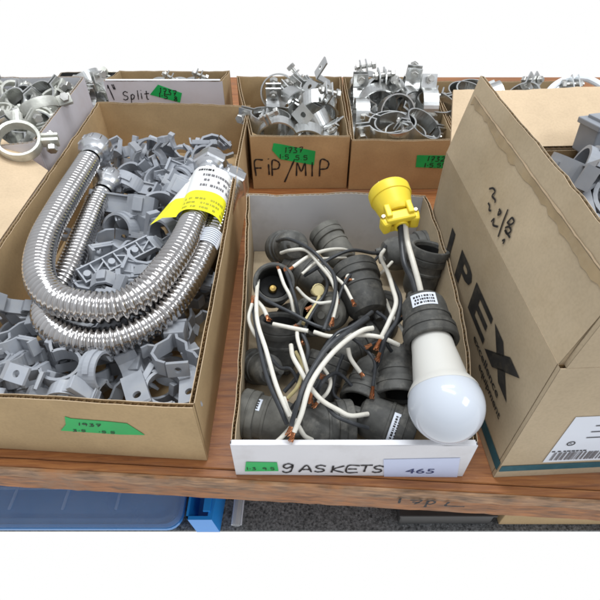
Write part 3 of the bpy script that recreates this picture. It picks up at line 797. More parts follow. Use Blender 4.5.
# ---------------------------------------------------------------- flat marks: lettering, handwriting, stickers
class Plane:
    """a rectangle's frame: O origin, u to the right, v up, n outwards"""
    def __init__(s, O, u, v):
        s.O = V(O); s.u = V(u).normalized(); s.v = V(v); s.v = (s.v - s.u * s.v.dot(s.u)).normalized(); s.n = s.u.cross(s.v)
    def at(s, a, b, d=0): return s.O + s.u * a + s.v * b + s.n * d
    def px(s, x, y):
        p = onplane(x, y, s.O, s.n) - s.O
        return p.dot(s.u), p.dot(s.v)
def quad_patch(pl, pts, d=.0003, th=.00018, nx=1):
    """flat sticker with thickness; pts in plane coordinates"""
    mb = MB()
    a = [pl.at(x, y, d) for x, y in pts]; b = [pl.at(x, y, d - th) for x, y in pts]
    mb.rings([b, a], True, True, True, smooth=False)
    return mb
GL = {
 'A': [[(0,0),(.5,1),(1,0)],[(.2,.38),(.8,.38)]], 'C': [[(1,.85),(.6,1),(.1,.75),(0,.4),(.2,.05),(.7,0),(1,.15)]],
 'E': [[(1,1),(0,1),(0,0),(1,0)],[(0,.5),(.8,.5)]], 'F': [[(1,1),(0,.95),(0,0)],[(0,.5),(.8,.5)]],
 'G': [[(.95,.8),(.6,1),(.15,.85),(.05,.5),(.3,.3),(.7,.4),(.95,.8),(.95,.1),(.7,-.25),(.25,-.15)]],
 'I': [[(.5,1),(.5,0)]], 'i': [[(.5,.7),(.5,0)],[(.48,1.0),(.52,1.05)]], 'K': [[(.05,1),(.05,0)],[(.9,1),(.1,.45),(1,0)]],
 'L': [[(.15,1),(.05,.1),(.2,0),(1,.05)]], 'M': [[(0,0),(.1,1),(.5,.35),(.9,1),(1,0)]],
 'P': [[(.1,0),(.15,1),(.7,1),(1,.8),(.8,.5),(.15,.45)]], 'S': [[(.95,.85),(.5,1),(.1,.8),(.3,.55),(.8,.4),(.85,.12),(.4,0),(0,.12)]],
 'T': [[(0,.95),(1,1)],[(.5,.97),(.45,0)]], '/': [[(1,1.1),(0,-.3)]], '-': [[(.1,.45),(.9,.5)]], '"': [[(.25,1.1),(.2,.75)],[(.7,1.1),(.65,.75)]],
 '.': [[(.45,0),(.55,.06)]], ' ': [], ',': [[(.5,.05),(.35,-.2)]],
 '0': [[(.5,1),(.1,.75),(.05,.3),(.45,0),(.9,.3),(.9,.7),(.5,1)]], '1': [[(.3,.8),(.55,1),(.5,0)]],
 '2': [[(.05,.8),(.45,1),(.85,.75),(.6,.4),(.05,0),(.95,.05)]], '3': [[(.1,.95),(.8,.95),(.4,.58),(.85,.4),(.75,.05),(.05,.02)]],
 '4': [[(.6,1),(.05,.4),(.95,.4)],[(.7,.7),(.65,0)]], '5': [[(.9,1),(.2,1),(.15,.58),(.7,.6),(.9,.3),(.6,0),(.05,.05)]],
 '7': [[(.05,.95),(.9,1),(.45,0)],[(.25,.5),(.8,.5)]], '8': [[(.8,.8),(.45,1),(.15,.8),(.5,.52),(.85,.25),(.45,0),(.1,.22),(.5,.52),(.8,.8)]],
 '9': [[(.9,.75),(.5,1),(.1,.75),(.4,.5),(.88,.72),(.8,0)]],
 'l': [[(.5,1.1),(.45,0)]], 'p': [[(.2,.6),(.15,-.5)],[(.18,.45),(.5,.62),(.8,.4),(.5,.05),(.18,.12)]], 't': [[(.5,1),(.45,.1),(.8,0)],[(.1,.65),(.9,.68)]],
 's': [[(.85,.55),(.4,.62),(.2,.45),(.7,.25),(.6,0),(.1,.03)]], 'g': [[(.85,.5),(.5,.65),(.15,.4),(.4,.08),(.8,.3),(.85,.55),(.8,-.25),(.4,-.45),(.1,-.25)]],
 'o': [[(.5,.6),(.15,.4),(.3,.03),(.75,.08),(.85,.4),(.5,.6)]],
}
def handwriting(pl, text, a, b, h, w=None, gap=.28, pen=.0008, slant=0.0, jitter=.05, d=.0006, rot=0.0, seed=1, mb=None):
    """marker-pen strokes on plane pl; (a,b) lower left, h letter height, w letter width"""
    rnd = random.Random(seed); w = w or h * .6; mb = mb or MB(); x = 0
    cr, sr = math.cos(rot), math.sin(rot)
    for ch in text:
        cw = w * (.35 if ch in 'Iil.1-,"' else (1.2 if ch == 'M' else 1))
        dy = rnd.uniform(-1, 1) * jitter * h
        for st in GL.get(ch, []):
            pts = []
            for (u, v) in st:
                U = x + u * cw + v * h * slant + rnd.uniform(-1, 1) * jitter * .4 * h; W = v * h + dy
                pts.append(V((a + U * cr - W * sr, b + U * sr + W * cr, 0)))
            sp = smooth_path(pts, 5)
            L = []; Rr = []
            for i, p in enumerate(sp):
                t = (sp[min(i + 1, len(sp) - 1)] - sp[max(i - 1, 0)])
                if t.length < 1e-9: t = V((1, 0, 0))
                t.normalize(); nn = V((-t.y, t.x, 0)); q = pen * (1 + .25 * math.sin(i * 1.7 + x * 900)) / 2
                L.append(pl.at(*(p + nn * q)[:2], d)); Rr.append(pl.at(*(p - nn * q)[:2], d))
            vs = L + Rr; n = len(L)
            mb.add(vs, [(i, i + 1, n + i + 1, n + i) for i in range(n - 1)])
        x += cw + gap * w
    return mb
def typeset(pl, text, a, b, h, d=.0006, bold=0.0, sx=1.0, align='LEFT', rot=0.0, shear=0.0):
    """printed lettering converted to a mesh"""
    cu = bpy.data.curves.new('lettering', 'FONT'); cu.body = text; cu.size = h * 1.38; cu.offset = bold; cu.align_x = align; cu.shear = shear
    cu.resolution_u = 4
    o = bpy.data.objects.new('lettering', cu); COL.objects.link(o)
    dg = bpy.context.evaluated_depsgraph_get(); dg.update()
    me = bpy.data.meshes.new_from_object(o.evaluated_get(dg))
    mb = MB(); cr, sr = math.cos(rot), math.sin(rot)
    vs = []
    for v in me.vertices:
        x, y = v.co.x * sx, v.co.y
        vs.append(pl.at(a + x * cr - y * sr, b + x * sr + y * cr, d))
    mb.add(vs, [list(p.vertices) for p in me.polygons])
    bpy.data.objects.remove(o); bpy.data.curves.remove(cu); bpy.data.meshes.remove(me)
    return mb
def barcode(pl, a, b, w, h, n=34, seed=3, d=.0005):
    rnd = random.Random(seed); mb = MB(); x = 0
    ws = [rnd.choice([1, 1, 2, 3]) for _ in range(n * 2)]; tot = sum(ws)
    for i, q in enumerate(ws):
        q = q / tot * w
        if i % 2 == 0:
            mb.add([pl.at(a + x, b, d), pl.at(a + x + q, b, d), pl.at(a + x + q, b + h, d), pl.at(a + x, b + h, d)], [(0, 1, 2, 3)])
        x += q
    return mb
def greeked(pl, a, b, w, rows, rh, seed=5, d=.0005, fill=.55, mb=None):
    """rows of tiny unreadable print"""
    rnd = random.Random(seed); mb = mb or MB()
    for r in range(rows):
        x = 0
        while x < w * rnd.uniform(.75, 1):
            q = rnd.uniform(.4, 1.1) * rh
            y = b - r * rh
            mb.add([pl.at(a + x, y, d), pl.at(a + x + q, y, d), pl.at(a + x + q, y + rh * fill, d), pl.at(a + x, y + rh * fill, d)], [(0, 1, 2, 3)])
            x += q + rh * rnd.choice([.25, .25, .7])
    return mb

# ---------------------------------------------------------------- corrugated board
def board(name, t, A, B, C, D, th, mats, rnd, bulge=0.0, wob=.0006, root=None, pitch=.0062, seg=None, fl=True, rimfn=None, label=None, flat=False):
    """double-walled board. A,B bottom corners, C above B, D above A (outer skin); thickness grows along n = (B-A)x(D-A) reversed (inwards).
    mats = outer, flute, inner"""
    A, B, C, D = V(A), V(B), V(C), V(D)
    n_out = (B - A).cross(D - A).normalized()
    L = (B - A).length; Hh = (D - A).length
    nx = seg or max(6, int(L / .012)); nz = max(3, int(Hh / .02))
    ph = rnd.uniform(0, 6); ph2 = rnd.uniform(0, 6)
    wobl = [rnd.uniform(-1, 1) for _ in range(400)]
    def wv(s):
        q = s * L / .009; i = int(q); f = q - i; f = f * f * (3 - 2 * f)
        return wobl[i % 400] * (1 - f) + wobl[(i + 1) % 400] * f
    def pt(s, t_, off):
        bot = A.lerp(B, s); top = D.lerp(C, s)
        p = bot.lerp(top, t_)
        k = math.sin(PI * s) * t_
        if not flat: p = p + n_out * (bulge * k + .0010 * math.sin(s * 5 + ph) * t_ + wob * .6 * wv(s) * t_)
        p.z += wob * (.7 * math.sin(s * 9 + ph2) + 1.0 * wv(s)) * (t_ ** 3) + (rimfn(s) * t_ if rimfn else 0)
        return p - n_out * off
    sk = .0005
    mb = MB()
    def skin(o0, o1, mi, lift=0):
        for lay, o in ((0, o0), (1, o1)):
            vs = [pt(i / nx, j / nz, o) for j in range(nz + 1) for i in range(nx + 1)]
            fs = []
            for j in range(nz):
                for i in range(nx):
                    q = (j * (nx + 1) + i, j * (nx + 1) + i + 1, (j + 1) * (nx + 1) + i + 1, (j + 1) * (nx + 1) + i)
                    fs.append(q if lay == 0 else q[::-1])
            mb.add(vs, fs, None, True, mi)
        # rim + ends
        for j in (nz,):
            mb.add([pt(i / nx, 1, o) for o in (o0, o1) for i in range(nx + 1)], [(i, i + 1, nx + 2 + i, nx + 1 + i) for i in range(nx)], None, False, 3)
        for s_ in (0, 1):
            mb.add([pt(s_, j / nz, o) for o in (o0, o1) for j in range(nz + 1)], [(j, j + 1, nz + 2 + j, nz + 1 + j) for j in range(nz)], None, False, mi)
    skin(0, sk, 0); skin(th - sk, th, 2)
    for s_ in (0, 1):
        mb.add([pt(s_, j / nz, o) for o in (0, th) for j in range(nz + 1)], [(j, j + 1, nz + 2 + j, nz + 1 + j) for j in range(nz)], None, False, 0)
    if fl:
        nw = int(L / pitch); m_ = nw * 8
        vs = []
        for j in (0, 1):
            tt = 0 if j == 0 else 1
            for i in range(m_ + 1):
                s = i / m_; o = th / 2 + (th / 2 - sk) * math.cos(2 * PI * i / 8)
                p = pt(s, tt, o)
                if j: p.z -= .0006
                vs.append(p)
        mb.add(vs, [(i, i + 1, m_ + 2 + i, m_ + 1 + i) for i in range(m_)], None, True, 1)
    else:
        mb.add([pt(i / nx, 1, o) - V((0, 0, .0002)) for o in (sk, th - sk) for i in range(nx + 1)], [(i, i + 1, nx + 2 + i, nx + 1 + i) for i in range(nx)], None, False, 0)
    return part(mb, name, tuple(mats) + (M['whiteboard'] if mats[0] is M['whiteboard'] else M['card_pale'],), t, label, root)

def open_box(t, c0, c1, c2, c3, h, th, mo, mi, rnd, hs=None, bulge=(0, 0, 0, 0), front_mats=None, back_mats=None, wob=.0006, fl=True, bottom=True, skip=(), flat_left=False):
    """c0 front-left, c1 front-right, c2 back-right, c3 back-left bottom corners (x,y); h = 4 corner heights"""
    z0 = .0006
    c = [V((p[0], p[1], z0)) for p in (c0, c1, c2, c3)]
    T = [V((p[0], p[1], hh)) for p, hh in zip((c0, c1, c2, c3), h)]
    fm = front_mats or (mo, M['flute'], mi); bm_ = back_mats or (mo, M['flute'], mi); sm = (mo, M['flute'], mi)
    o = {}
    if 'front' not in skip: o['front'] = board('front_panel', t, c[0], c[1], T[1], T[0], th, fm, rnd, bulge[0], wob, fl=fl, flat=True)
    if 'back' not in skip: o['back'] = board('back_panel', t, c[2], c[3], T[3], T[2], th, bm_, rnd, bulge[2], wob, fl=fl)
    g = th + .0004
    def ins(a, b, ta, tb):
        d = (b - a).normalized() * g; L = (b - a).length
        e = g / L
        return a + d, b - d, ta.lerp(tb, e), tb.lerp(ta, e)
    if 'right' not in skip:
        a, b, ta, tb = ins(c[1], c[2], T[1], T[2]); o['right'] = board('side_panel', t, a, b, tb, ta, th, sm, rnd, bulge[1], wob, fl=fl)
    if 'left' not in skip:
        a, b, ta, tb = ins(c[3], c[0], T[3], T[0]); o['left'] = board('side_panel', t, a, b, tb, ta, th, sm, rnd, bulge[3], wob, fl=fl, flat=flat_left)
    if bottom:
        mb = MB(); q = []
        cen = sum(c, V()) / 4
        for p in c: 
            d = (cen - p); q.append(p + V((math.copysign(th + .0008, d.x), math.copysign(th + .0008, d.y), 0)))
        mb.rings([[p.copy() for p in q], [p + V((0, 0, .003)) for p in q]], True, True, True, smooth=False)
        part(mb, 'bottom_panel', mi, t)
    return o
def flap(t, A, B, C, D, th, mo, mi, rnd, root=None, name='flap', label=None, wob=.0008, bulge=0.0, flat=False):
    return board(name, t, A, B, C, D, th, (mo, M['flute'], mi), rnd, bulge, wob, root=root, label=label, flat=flat)
def front_plane(c0, c1):
    return Plane((c0[0], c0[1], 0), (c1[0] - c0[0], c1[1] - c0[1], 0), (0, 0, 1))
def patch_px(pl, pxs): return [pl.px(x, y) for x, y in pxs]

# ---------------------------------------------------------------- 1. table with a lower shelf
yaw = -.058
def tf(x, off=0):      # y of the table's front edge at x
    return .1907 + yaw * x + off
tb = thing('table', (0, .65, -.74), 'varnished orange brown wooden table with worn edge that carries all the boxes', 'table')
def slab(x0, x1, f0, f1, z0, z1, jag=0, n=60, rnd=None):
    """slab between two slanted front offsets (front parallel to table's edge); f1 None = straight back at y 1.15"""
    mb = MB(); fr = []; bk = []
    for i in range(n + 1):
        x = x0 + (x1 - x0) * i / n
        fr.append((x, tf(x, f0) + (rnd.uniform(-jag, jag) if rnd else 0))); bk.append((x, tf(x, f1) if f1 is not None else 1.12))
    l = lambda z, e=0: [(x, y + e, z) for x, y in fr] + [(x, y, z) for x, y in bk[::-1]]
    r = .0012
    n2 = 2 * (n + 1)
    loops = [l(z0), l(z1 - r), l(z1, r * .8)]
    vs = [p for lo in loops for p in lo]; fs = []
    for k in range(2):
        for i in range(n2): fs.append((k * n2 + i, k * n2 + (i + 1) % n2, (k + 1) * n2 + (i + 1) % n2, (k + 1) * n2 + i))
    for k, rev in ((0, True), (2, False)):
        for i in range(n):
            q = (k * n2 + i, k * n2 + i + 1, k * n2 + n2 - 2 - i, k * n2 + n2 - 1 - i)
            fs.append(q[::-1] if rev else q)
    mb.add(vs, fs)
    return mb
rt = random.Random(3)
part(slab(-.85, .85, .0100, None, -.030, 0, 0), 'tabletop', M['wood'], tb)
part(slab(-.85, .85, .0016, .0088, -.030, -.0002, .00025, 160, rt), 'edge_strip', M['wood'], tb)
fr_ = part(slab(-.85, .85, -.0014, .0012, -.0155, -.0008, .0005, 200, rt), 'edge_lipping', M['woodworn'], tb, 'worn greyish upper lipping of the table edge')
lo_ = part(slab(-.85, .85, -.0004, .0014, -.0400, -.0162, .0004, 200, rt), 'front_rail', M['woodside'], tb)
pt_ = Plane((0, tf(0, -.0024), 0), (1, yaw, 0), (0, 0, 1))
mb = MB()
for ch, x, y, hh, ww in (('1', 398, 502.5, .0095, .004), ('7', 408, 503, .0085, .012), ('p', 424, 503.5, .013, .011), ('L', 444, 505, .0085, .018)):
    a, b = pt_.px(x, y); handwriting(pt_, ch, a, b, hh, ww, pen=.0022, d=.0006, seed=ord(ch), mb=mb, jitter=.03)
part(mb, 'handwriting', M['ink'], fr_, root=tb)
m_ = MB()
for sx in (-.81, .81):
    for y in (.27 , 1.07):
        q = MB(); q.box((sx, y, -.385), (.05, .05, .71), bev=.004); part(q, 'leg', M['wood'], tb)
SH = -.30
q = MB(); q.box((0, .695, SH - .0032), (1.56, .870, .006)); part(q, 'lower_shelf', M['darkplastic'], tb)
cp = MB(); cp.box((0, .695, SH + .0025), (1.56, .874, .004)); o = cp.build('carpet', M['carpet']); tag(o, kind='structure')

# ---------------------------------------------------------------- things on the lower shelf
def tote(x0, x1, y0, y1, z0, z1):
    t = thing('storage_tote', ((x0 + x1) / 2, (y0 + y1) / 2, z0), 'blue translucent plastic storage tote with clear lid under the table, left side', 'storage box')
    mb = MB(); e = .012
    def rr(x0, x1, y0, y1, z, r=.02):
        out = []
        for cx, cy, a in ((x1 - r, y1 - r, 0), (x0 + r, y1 - r, 90), (x0 + r, y0 + r, 180), (x1 - r, y0 + r, 270)):
            for k in range(6): out.append((cx + r * math.cos(R(a + 18 * k)), cy + r * math.sin(R(a + 18 * k)), z))
        return out
    mb.rings([rr(x0 + e, x1 - e, y0 + e, y1 - e, z0), rr(x0 + .004, x1 - .004, y0 + .004, y1 - .004, z1 - .008), rr(x0, x1, y0, y1, z1 - .008), rr(x0, x1, y0, y1, z1 - .002),
              rr(x0 + .006, x1 - .006, y0 + .006, y1 - .006, z1 - .002), rr(x0 + .014, x1 - .014, y0 + .014, y1 - .014, z0 + .004)], True, True, True, smooth=False)
    part(mb, 'tub', M['bluebin'], t)
    mb = MB()
    mb.rings([rr(x0 + .001, x1 - .001, y0 + .001, y1 - .001, z1 - .0012), rr(x0 + .001, x1 - .001, y0 + .001, y1 - .001, z1 + .001), rr(x0 + .012, x1 - .012, y0 + .012, y1 - .012, z1 + .003),
              rr(x0 + .020, x1 - .020, y0 + .020, y1 - .020, z1 - .001)], True, True, True, smooth=False)
    lid = part(mb, 'lid', M['clear'], t)
    mb = MB()
    for k in range(3):
        xx = x0 + (x1 - x0) * (.28 + .22 * k); mb.box((xx, (y0 + y1) / 2, z1 + .0012), (.004, (y1 - y0) * .86, .003), bev=.0008)
    mb.box(((x0 + x1) / 2, y0 + .055, z1 + .0012), ((x1 - x0) * .8, .004, .003), bev=.0008)
    part(mb, 'lid_rib', M['clear'], lid, root=t)
    return t
tote(-.50, -.162, .2515, .60, SH + .006, SH + .030)
t = thing('blue_tray', (-.125, .30, SH + .006), 'bright blue plastic tray with slanted rim standing on the dark carpet under the table', 'tray')
mb = MB()
a = [(-.150, .255), (-.118, .255), (-.098, .55), (-.150, .55)]
mb.rings([[(x * .0 + x + .006, y, SH + .006) for x, y in a], [(x, y, SH + .05) for x, y in a], [(x - .003 if i in (0, 3) else x - .006, y + (.005 if i < 2 else -.005), SH + .05) for i, (x, y) in enumerate(a)],
          [(x + .003, y + (.007 if i < 2 else -.007), SH + .012) for i, (x, y) in enumerate(a)]], True, True, True, smooth=False)
part(mb, 'tray_body', M['bluebright'], t)
mb = MB(); mb.box((-.126, .33, SH + .0515), (.010, .13, .003), bev=.001); part(mb, 'rim', M['bluebright'], t)
t = thing('plastic_sleeve', (-.087, .29, SH + .005), 'clear crumpled plastic sleeve lying on the dark carpet beside the blue tray', 'plastic sleeve')
mb = MB(); mb.tube(smooth_path([(-.090, .262, SH + .012), (-.0885, .29, SH + .014), (-.086, .33, SH + .012), (-.087, .38, SH + .012)], 6), .0065, 10); part(mb, 'film', M['bagclear'], t)
mb = MB()
for sx in (-.0065, .0065): mb.tube([(-.089 + sx, .262, SH + .013), (-.0875 + sx, .30, SH + .015), (-.087 + sx, .38, SH + .013)], .0011, 6)
part(mb, 'seam', M['label'], t)
t = thing('dark_case', (.21, .33, SH + .005), 'dark brown flat case on the carpet under the table beside the labelled carton', 'case')
mb = MB(); mb.box((.203, .36, SH + .022), (.130, .19, .030), bev=.003); part(mb, 'case_body', M['darkplastic'], t)
mb = MB(); mb.box((.203, .36, SH + .0385), (.134, .194, .004), bev=.0012); part(mb, 'case_lid', M['darkplastic'], t)
t = thing('carton', (.36, .36, SH + .005), 'closed cardboard carton with white label under the table at right', 'cardboard box')
mb = MB(); mb.box((.385, .37, SH + .038), (.21, .21, .062), bev=.001); cb = part(mb, 'carton_body', M['card'], t)
mb = MB(); mb.box((.385, .37, SH + .0695), (.05, .205, .0004)); part(mb, 'packing_tape', M['card_pale'], t)
plb = Plane((.305, .268, SH + .0695), (1, 0, 0), (0, 1, 0))
mb = quad_patch(plb, [(.0, -.002), (.13, -.002), (.13, .07), (.006, .07)], .0006); lb = part(mb, 'shipping_label', M['label'], t)
part(greeked(plb, .012, .02, .09, 3, .008, d=.0009), 'print', M['inkfade'], lb, root=t)

# ---------------------------------------------------------------- 2. long box of grey clips, front left
TH = .0042
rb = random.Random(11)
lc = [(-.327, .2275), (-.0845, .2125), (-.079, .772), (-.327, .786)]
t = thing('cardboard_box', (-.205, .5, 0), 'long tan cardboard box in front at left full of grey clips and two steel hoses', 'cardboard box', 'open cardboard boxes on the table')
o = open_box(t, *lc, (.087, .087, .087, .087), TH, M['card'], M['card_in'], rb, wob=.0007)
LBOX = t
fl_pl = front_plane(lc[0], lc[1])
ptsx = patch_px(fl_pl, [(65, 416), (71, 418), (108, 421), (127, 423), (145, 434.5), (120, 434), (61, 430), (66, 424)])
lab = part(quad_patch(fl_pl, ptsx, .0006), 'tape_label', M['green'], t, 'torn strip of green tape with handwritten code')
mb = MB()
a, b = fl_pl.px(79, 424.8); handwriting(fl_pl, '1937', a, b, .0042, .0046, pen=.0008, d=.0010, slant=.3, seed=2, mb=mb)
a, b = fl_pl.px(73, 430.5); handwriting(fl_pl, '3-5  -5.5', a, b, .0034, .0040, pen=.0007, d=.0010, slant=.3, seed=3, mb=mb)
part(mb, 'handwriting', M['ink'], lab, root=t)
# side flap folded outwards
flap(t, (-.3275, .568, .0865), (-.3275, .235, .0865), (-.425, .200, .104), (-.412, .622, .114), .003, M['card_pale'], M['card_pale'], rb, wob=.0015)

# ---------------------------------------------------------------- 3. box of lamp sockets, front centre
gc = [(-.0570, .199), (.1445, .1975), (.1525, .511), (-.0655, .513)]
t = thing('cardboard_box', (.045, .34, 0), 'open box with white front marked GASKETS holding rubber lamp sockets', 'cardboard box', 'open cardboard boxes on the table')
GBOX = t
rg = random.Random(21)
o = open_box(t, *gc, (.055, .055, .090, .090), .0036, M['card_grey'], M['card_grey'], rg, bulge=(0, .013, .002, -.004), front_mats=(M['whiteboard'], M['whiteboard'], M['whiteboard']),
             back_mats=(M['card_grey'], M['whiteboard'], M['whiteboard_in']), wob=.0011)
gp = front_plane(gc[0], gc[1])
mb = MB(); 
for i in range(1): mb.box((.0437, .2003, .0553), (.1995, .0048, .0009), bev=.0003)
part(mb, 'folded_rim', M['whiteboard'], t)
lab = part(quad_patch(gp, patch_px(gp, [(246, 461.5), (277, 462), (278.5, 470.5), (245, 470.8)]), .0006), 'tape_label', M['green'], t)
mb = MB(); a, b = gp.px(247, 469); handwriting(gp, '1-3 9.5', a, b, .0046, .0036, pen=.0007, d=.0010, seed=8, mb=mb); part(mb, 'handwriting', M['ink'], lab, root=t)
mb = MB()
for ch, x, y, w_ in (('g', 281, 470, .0115), ('A', 299, 471.5, .0110), ('S', 314, 471.5, .0095), ('K', 331, 472, .0110), ('E', 346.5, 472, .0100), ('T', 358, 471.5, .0110), ('S', 371.5, 472, .0090)):
    a, b = gp.px(x, y); handwriting(gp, ch, a, b + (.002 if ch == 'g' else 0), .0125 if ch != 'g' else .0150, w_, pen=.0017, d=.0006, seed=ord(ch), mb=mb, slant=.08)
part(mb, 'handwriting', M['ink'], o['front'], root=t)
lab = part(quad_patch(gp, patch_px(gp, [(383.5, 459), (460, 457.5), (457, 476.5), (384, 476)]), .0006), 'number_label', M['label_blue'], t, 'pale blue printed number label')
a, b = gp.px(404.5, 472.3); part(typeset(gp, '465', a, b, .0088, d=.0010, bold=.0, sx=1.45), 'lettering', M['print_blue'], lab, root=t)

# ---------------------------------------------------------------- 4. big carton at right
BX0, BX1 = .172, .452
bc = [(BX0, .1965), (BX1, .2100), (.440, .500), (.158, .488)]
t = thing('cardboard_box', (.30, .35, 0), 'tall brown carton at right with flaps up, IPEX print and teal stripe', 'cardboard box', 'open cardboard boxes on the table')
BBOX = t
rr_ = random.Random(31)
o = open_box(t, *bc, (.159,) * 4, .0042, M['card_grey'], M['card_orange'], rr_, wob=0.0, flat_left=True)
HB = .15915
c_ = [V((p[0], p[1], HB)) for p in bc]
# left flap, nearly upright
_C = V((.190, .206, .2376)); _n = (c_[0] - c_[3]).cross(_C - c_[0]).normalized()
_D = onplane(480.5, 76, c_[0], _n)
flL = flap(t, c_[3] + V((0, -.002, 0)), c_[0] + V((0, .004, 0)), _C, _D, .0042, M['card_grey'], M['card_grey'], rr_, wob=.0009, flat=True, label='upright side flap with torn tape mark and pen writing')
# front flap, upright, its left end cut back
flap(t, c_[0] + V((.004, .0004, 0)), c_[1] + V((-.004, .0004, 0)), V((BX1 - .012, .205, .236)), V((.184, .197, .236)), .0042, M['card_grey'], M['card_grey'], rr_)
# back flap leaning outwards
bk0 = c_[2]; bk1 = c_[3]
flap(t, c_[2] + V((0, .001, 0)), c_[3] + V((.004, .001, 0)), V((.176, .570, .1875)), V((.375, .585, .1875)), .0040, M['card_pale'], M['card_pale'], rr_, wob=.0012)
# printing on the left wall
sidepl = Plane((bc[0][0], bc[0][1], 0), V((bc[0][0] - bc[3][0], bc[0][1] - bc[3][1], 0)), (0, 0, 1))
def spx(x, y): return sidepl.px(x, y)
def poly_letter(mb, pl, pts, d=.0006):
    mb.add([pl.at(a, b, d) for a, b in pts], [list(range(len(pts)))])
mb = MB()
W_ = .028
def letter(ch, a, b, w, h, mb):
    s = w; k = .34 * w
    rect = lambda x0, y0, x1, y1: poly_letter(mb, sidepl, [(a + x0 * w, b + y0 * h), (a + x1 * w, b + y0 * h), (a + x1 * w, b + y1 * h), (a + x0 * w, b + y1 * h)], .0006)
    if ch == 'I': rect(0, 0, 1, 1)
    if ch == 'E':
        rect(0, 0, .34, 1); rect(.34, 0, 1, .20); rect(.34, .40, .92, .60); rect(.34, .80, 1, 1)
    if ch == 'P':
        rect(0, 0, .34, 1)
        out = [(.34, 1), (.65, 1), (.90, .93), (1, .74), (.90, .52), (.65, .42), (.34, .42)]
        inn = [(.34, .80), (.55, .80), (.63, .77), (.66, .71), (.63, .65), (.55, .62), (.34, .62)]
        for i in range(6):
            poly_letter(mb, sidepl, [(a + q[0] * w, b + q[1] * h) for q in (out[i], out[i + 1], inn[i + 1], inn[i])][::-1], .0006)
    if ch == 'X':
        poly_letter(mb, sidepl, [(a + q[0] * w, b + q[1] * h) for q in ((0, 0), (.36, 0), (1, 1), (.64, 1))], .0006)
        poly_letter(mb, sidepl, [(a + q[0] * w, b + q[1] * h) for q in ((.64, 0), (1, 0), (.66, .53), (.48, .25))], .0006)
        poly_letter(mb, sidepl, [(a + q[0] * w, b + q[1] * h) for q in ((0, 1), (.34, .47), (.52, .75), (.36, 1))], .0006)
LETTERS = [('I', (446, 233)), ('P', (451, 252)), ('E', (468, 305)), ('X', (484, 352))]
LW = dict(zb=.0745, zt=.1085)
XS = {'I': (-.2235, .012), 'P': (-.187, .039), 'E': (-.139, .047), 'X': (-.087, .058)}
L_side = (V((bc[0][0] - bc[3][0], bc[0][1] - bc[3][1], 0))).length
for ch, (a0, w0) in XS.items(): letter(ch, a0, LW['zb'], w0, LW['zt'] - LW['zb'], mb)
part(mb, 'lettering', M['print'], o['left'], root=t)
mb = typeset(sidepl, 'excellence', -.110, .0615, .0078, d=.0006, bold=.0002, sx=1.5)
mb2 = typeset(sidepl, 'equipment', -.085, .0505, .0074, d=.0006, bold=.0002, sx=1.3)
mb.add(mb2.v, mb2.f); part(mb, 'small_print', M['print'], o['left'], root=t)
mb = MB(); poly_letter(mb, sidepl, [(-.288, .012), (-.001, .012), (-.001, .025), (-.288, .025)], .0006); part(mb, 'stripe', M['teal'], o['left'], root=t)
bfp = front_plane(bc[0], bc[1])
mb = MB(); poly_letter(mb, bfp, [(.001, .0125), (.278, .0125), (.278, .0225), (.001, .0225)], .0006); part(mb, 'stripe', M['teal'], o['front'], root=t)
lab = part(quad_patch(bfp, [(.035, .0265), (.135, .0265), (.135, .098), (.035, .098)], .0006), 'shipping_label', M['label'], t, 'white shipping label with barcode')
part(barcode(bfp, .039, .030, .062, .0135, 30, d=.0010), 'barcode', M['inkfade'], lab, root=t)
mb = greeked(bfp, .036, .0445, .03, 1, .003, d=.0010)
mb.band(arc(0, 0, .0030, 0, 360, 16), .0009, .0001, M=Matrix(((bfp.u.x, bfp.v.x, bfp.n.x, 0), (bfp.u.y, bfp.v.y, bfp.n.y, 0), (bfp.u.z, bfp.v.z, bfp.n.z, 0), (0, 0, 0, 1))).__matmul__(Matrix.Identity(4)) if False else (Matrix.Translation(bfp.at(.047, .058, .0010)) @ Matrix((bfp.u, bfp.v, bfp.n)).transposed().to_4x4()))
m2 = typeset(bfp, 'R', .0457, .0567, .0028, d=.0010); mb.add(m2.v, m2.f)
for k in range(3): 
    z = .066 + .009 * k
    poly_letter(mb, bfp, [(.056, z), (.125, z), (.125, z + .0012), (.056, z + .0012)], .0010)
part(mb, 'print', M['ink'], lab, root=t)
# pen writing on the left flap: "SS / 2.0 / 198"
fp0 = c_[3]; fpu = (c_[0] - c_[3])
flp = Plane(c_[3] + V((0, 0, 0)), fpu, V((.190, .206, .2376)) - c_[0])
mb = MB()
def fw(text, x, y, h, w, rot, sd, pen=.0011):
    a, b = flp.px(x, y); handwriting(flp, text, a, b, h, w, pen=pen, d=.0010, rot=rot, seed=sd, mb=mb, jitter=.06)
def flline(x0, y0, x1, y1, pen=.0011):
    a, b = flp.px(x0, y0); a1, b1 = flp.px(x1, y1)
    dx, dy = a1 - a, b1 - b; l = math.hypot(dx, dy); nx_, ny_ = -dy / l * pen / 2, dx / l * pen / 2
    mb.add([flp.at(a + nx_, b + ny_, .0010), flp.at(a1 + nx_, b1 + ny_, .0010), flp.at(a1 - nx_, b1 - ny_, .0010), flp.at(a - nx_, b - ny_, .0010)], [(0, 1, 2, 3)])
def pxstroke(pts, pen=.0019):
    """pen stroke measured on the flap"""
    sp = smooth_path([V((*flp.px(x, y), 0)) for x, y in pts], 5); L = []; Rr = []
    for i, p in enumerate(sp):
        tt = (sp[min(i + 1, len(sp) - 1)] - sp[max(i - 1, 0)]).normalized(); nn = V((-tt.y, tt.x, 0)) * pen / 2
        L.append(flp.at(*(p + nn)[:2], .0010)); Rr.append(flp.at(*(p - nn)[:2], .0010))
    n = len(L); mb.add(L + Rr, [(i, i + 1, n + i + 1, n + i) for i in range(n - 1)])
